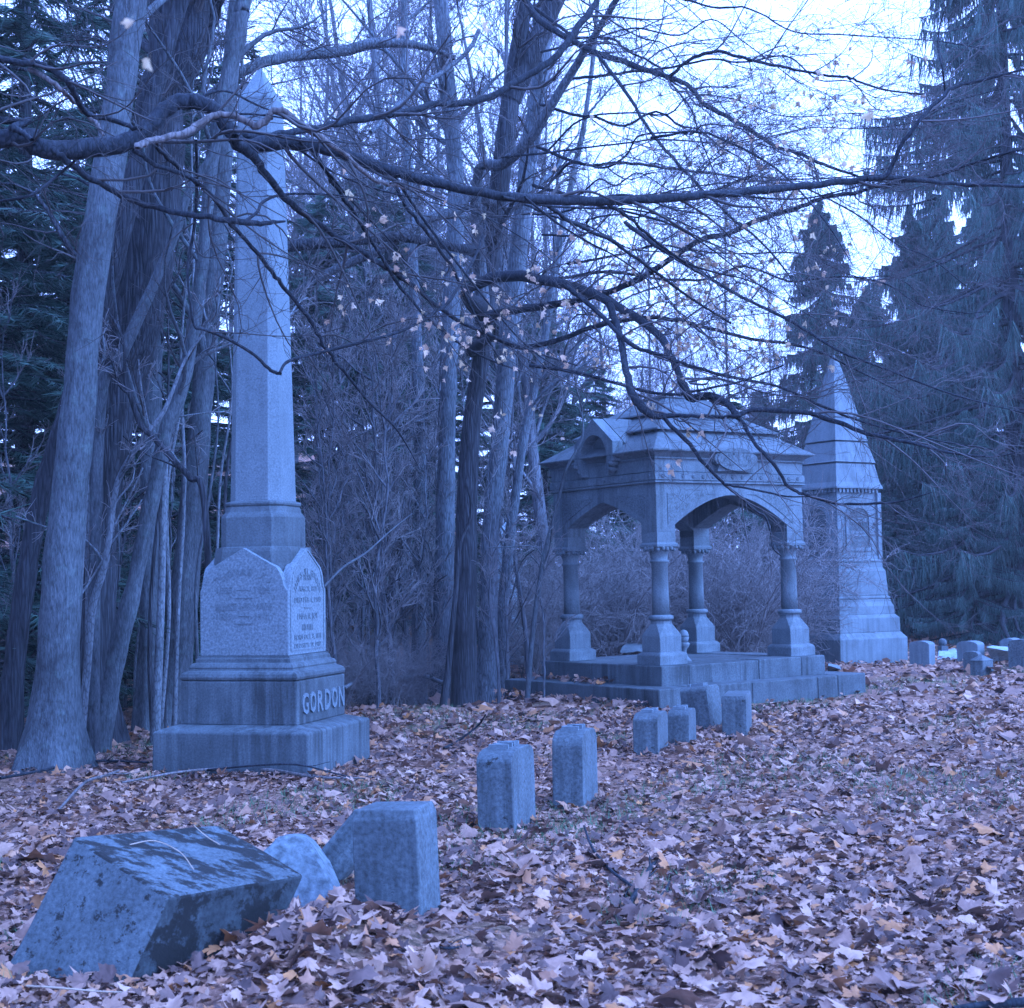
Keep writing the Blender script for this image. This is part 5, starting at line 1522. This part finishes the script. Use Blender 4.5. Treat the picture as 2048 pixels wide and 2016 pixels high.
bank = []
for ob in list(COL.objects):
    if ob.get('category') == 'gravestone' and ob.location.y < 16 and ob.name.startswith('footstone'):
        for _ in range(26):
            a_ = rs.uniform(2.4, 6.6); q_ = np.array([math.cos(a_), math.sin(a_)]) * rs.uniform(.15, .26)
            bank.append(np.array([ob.location.x + q_[0], ob.location.y + q_[1], float(hgt(ob.location.x + q_[0], ob.location.y + q_[1])) + rs.uniform(.0, .035)]))
c2, s2 = math.cos(math.radians(-15.52)), math.sin(math.radians(-15.52))
for _ in range(190):
    u_, v_ = (rs.uniform(-.7, .7), -.667 - abs(rs.normal(0, .07))) if rs.uniform() < .6 else (.667 + abs(rs.normal(0, .07)), rs.uniform(-.7, .7))
    x_, y_ = -2.060 + u_ * c2 - v_ * s2, 12.417 + u_ * s2 + v_ * c2
    bank.append(np.array([x_, y_, float(hgt(x_, y_)) + rs.uniform(0, .05)]))
pile(bank, .045, 'brown leaves banked against the feet of the obelisk and footstones', rs)

# ================================================================== FALLEN STICKS
def stick(label, pts, Y=None, mat=None, name='fallen_branch', side=4, cat='branch', lift=.06):
    """display-pixel polyline lying on the ground (or rising from it)"""
    P, R = [], []
    for q in pts:
        x, y, w = q[0] * D, q[1] * D, q[2]
        p = onground(x, y, lift) if len(q) < 4 else at(x, y, q[3])
        P.append(p); R.append(w * D / 2 / FOC * np.dot(p - CAM, FW))
    Q = crom(np.c_[np.array(P), np.array(R)], 5)
    Pq, Rq = Q[:, :3], np.maximum(Q[:, 3], .0025)
    r = empty(name, (Pq[0, 0], Pq[0, 1], 0))
    tag(r, label, cat)
    O = np.array(r.location)
    link('stem', tube_mesh('stem', Pq - O, Rq, mat or M_limb, 7), r)
    if side:
        t = TB()
        A, ra = spawn(Pq[None], Rq[None], side, .3, (.4, .8), np.random.default_rng(len(label)), 6, .5, .003, .1, .15, .3)
        A[..., 2] = np.maximum(A[..., 2], .02)
        t.add(A - O, ra, 4)
        link('twigs', t.mesh('twigs', mat or M_limb), r)['kind'] = 'stuff'
    return r
def zat(x, y, z, w):
    """display px at height z above flat ground"""
    p = onground(x * D, y * D, z); return (x, y, w, p[1])
stick('long pale peeled stick lying against the front of the obelisk plinth', [(230, 1478, 4), (340, 1458, 5), (430, 1452, 6), (510, 1455, 8), (600, 1468, 6), (690, 1470, 3)], mat=M_dead)
stick('thin dark stick arching in front of the obelisk plinth corner', [zat(380, 1455, .05, 4), zat(480, 1446, .12, 4), zat(560, 1444, .15, 4), zat(630, 1460, .08, 3), zat(690, 1475, .03, 3)], side=2)
stick('thin curved dark twig standing up from the leaves right of the obelisk', [(838, 1413, 5), zat(860, 1403, .04, 5), zat(885, 1385, .12, 4), zat(905, 1368, .2, 4), zat(917, 1350, .3, 3)], side=2)
stick('forked dark branch lying on the leaves in the middle foreground', [(1185, 1715, 10), (1205, 1680, 11), (1228, 1640, 10), (1238, 1628, 6)], side=3)
stick('dark twig crossing the forked branch on the leaves', [zat(1103, 1560, .12, 4), zat(1118, 1600, .07, 5), (1150, 1640, 6), (1185, 1668, 7), (1205, 1685, 6)], side=3)
stick('short twig below the forked branch on the leaves', [(1195, 1728, 7), (1225, 1705, 6), (1250, 1690, 5), zat(1265, 1665, .06, 4)], side=3)
stick('thick dark fallen branch at the lower right corner', [(1800, 1905, 10), (1850, 1900, 16), (1900, 1895, 18), (1990, 1890, 20)], side=2)
stick('long thin stick lying in front of the left trunks', [(0, 1470, 6), (80, 1455, 6), (140, 1440, 6), (200, 1437, 5), (280, 1440, 4)], side=5)
stick('pale bent stick on the leaves left of the obelisk', [(110, 1530, 5), (160, 1478, 6), (200, 1465, 6), (225, 1455, 4)], mat=M_dead, side=2)
stick('fine dark twig in front of the near upright footstone', [zat(680, 1700, .12, 4), zat(710, 1740, .06, 4), (770, 1760, 5), (830, 1790, 5), (890, 1785, 4)], side=2)
stick('straw coloured thin stick at the bottom left corner', [(50, 1862, 4), (110, 1866, 4), (180, 1872, 3), (230, 1874, 3)], mat=M_straw, side=0)
stick('tangle of pale dead branches at the edge of the wood right of the obelisk', [(650, 1300, 7), (700, 1270, 8), (740, 1283, 9), (790, 1275, 9), (838, 1290, 8)], mat=M_pale, side=12, lift=.25)
stick('pale dead branch leaning up from the obelisk die into the wood', [(612, 1108, 5, 13.4), (650, 1070, 5, 13.8), (690, 1045, 4, 14.3), (735, 1005, 3, 14.9), (778, 970, 2, 15.5)], mat=M_bark_l, side=4)

# ================================================================== HAZE
hz = MB().box(-71, 71, -21, 131, -2.0, 25).build('haze', M_ground)
hm = bpy.data.materials.new('thin_haze'); hm.use_nodes = True
t = hm.node_tree; t.nodes.clear()
o_ = t.nodes.new('ShaderNodeOutputMaterial'); v_ = t.nodes.new('ShaderNodeVolumePrincipled')
v_.inputs['Color'].default_value = (.9, .93, .97, 1); v_.inputs['Density'].default_value = .0008
t.links.new(v_.outputs[0], o_.inputs['Volume'])
hz.data.materials.clear(); hz.data.materials.append(hm)
tag(hz, 'thin evening haze over the whole cemetery', kind='stuff')
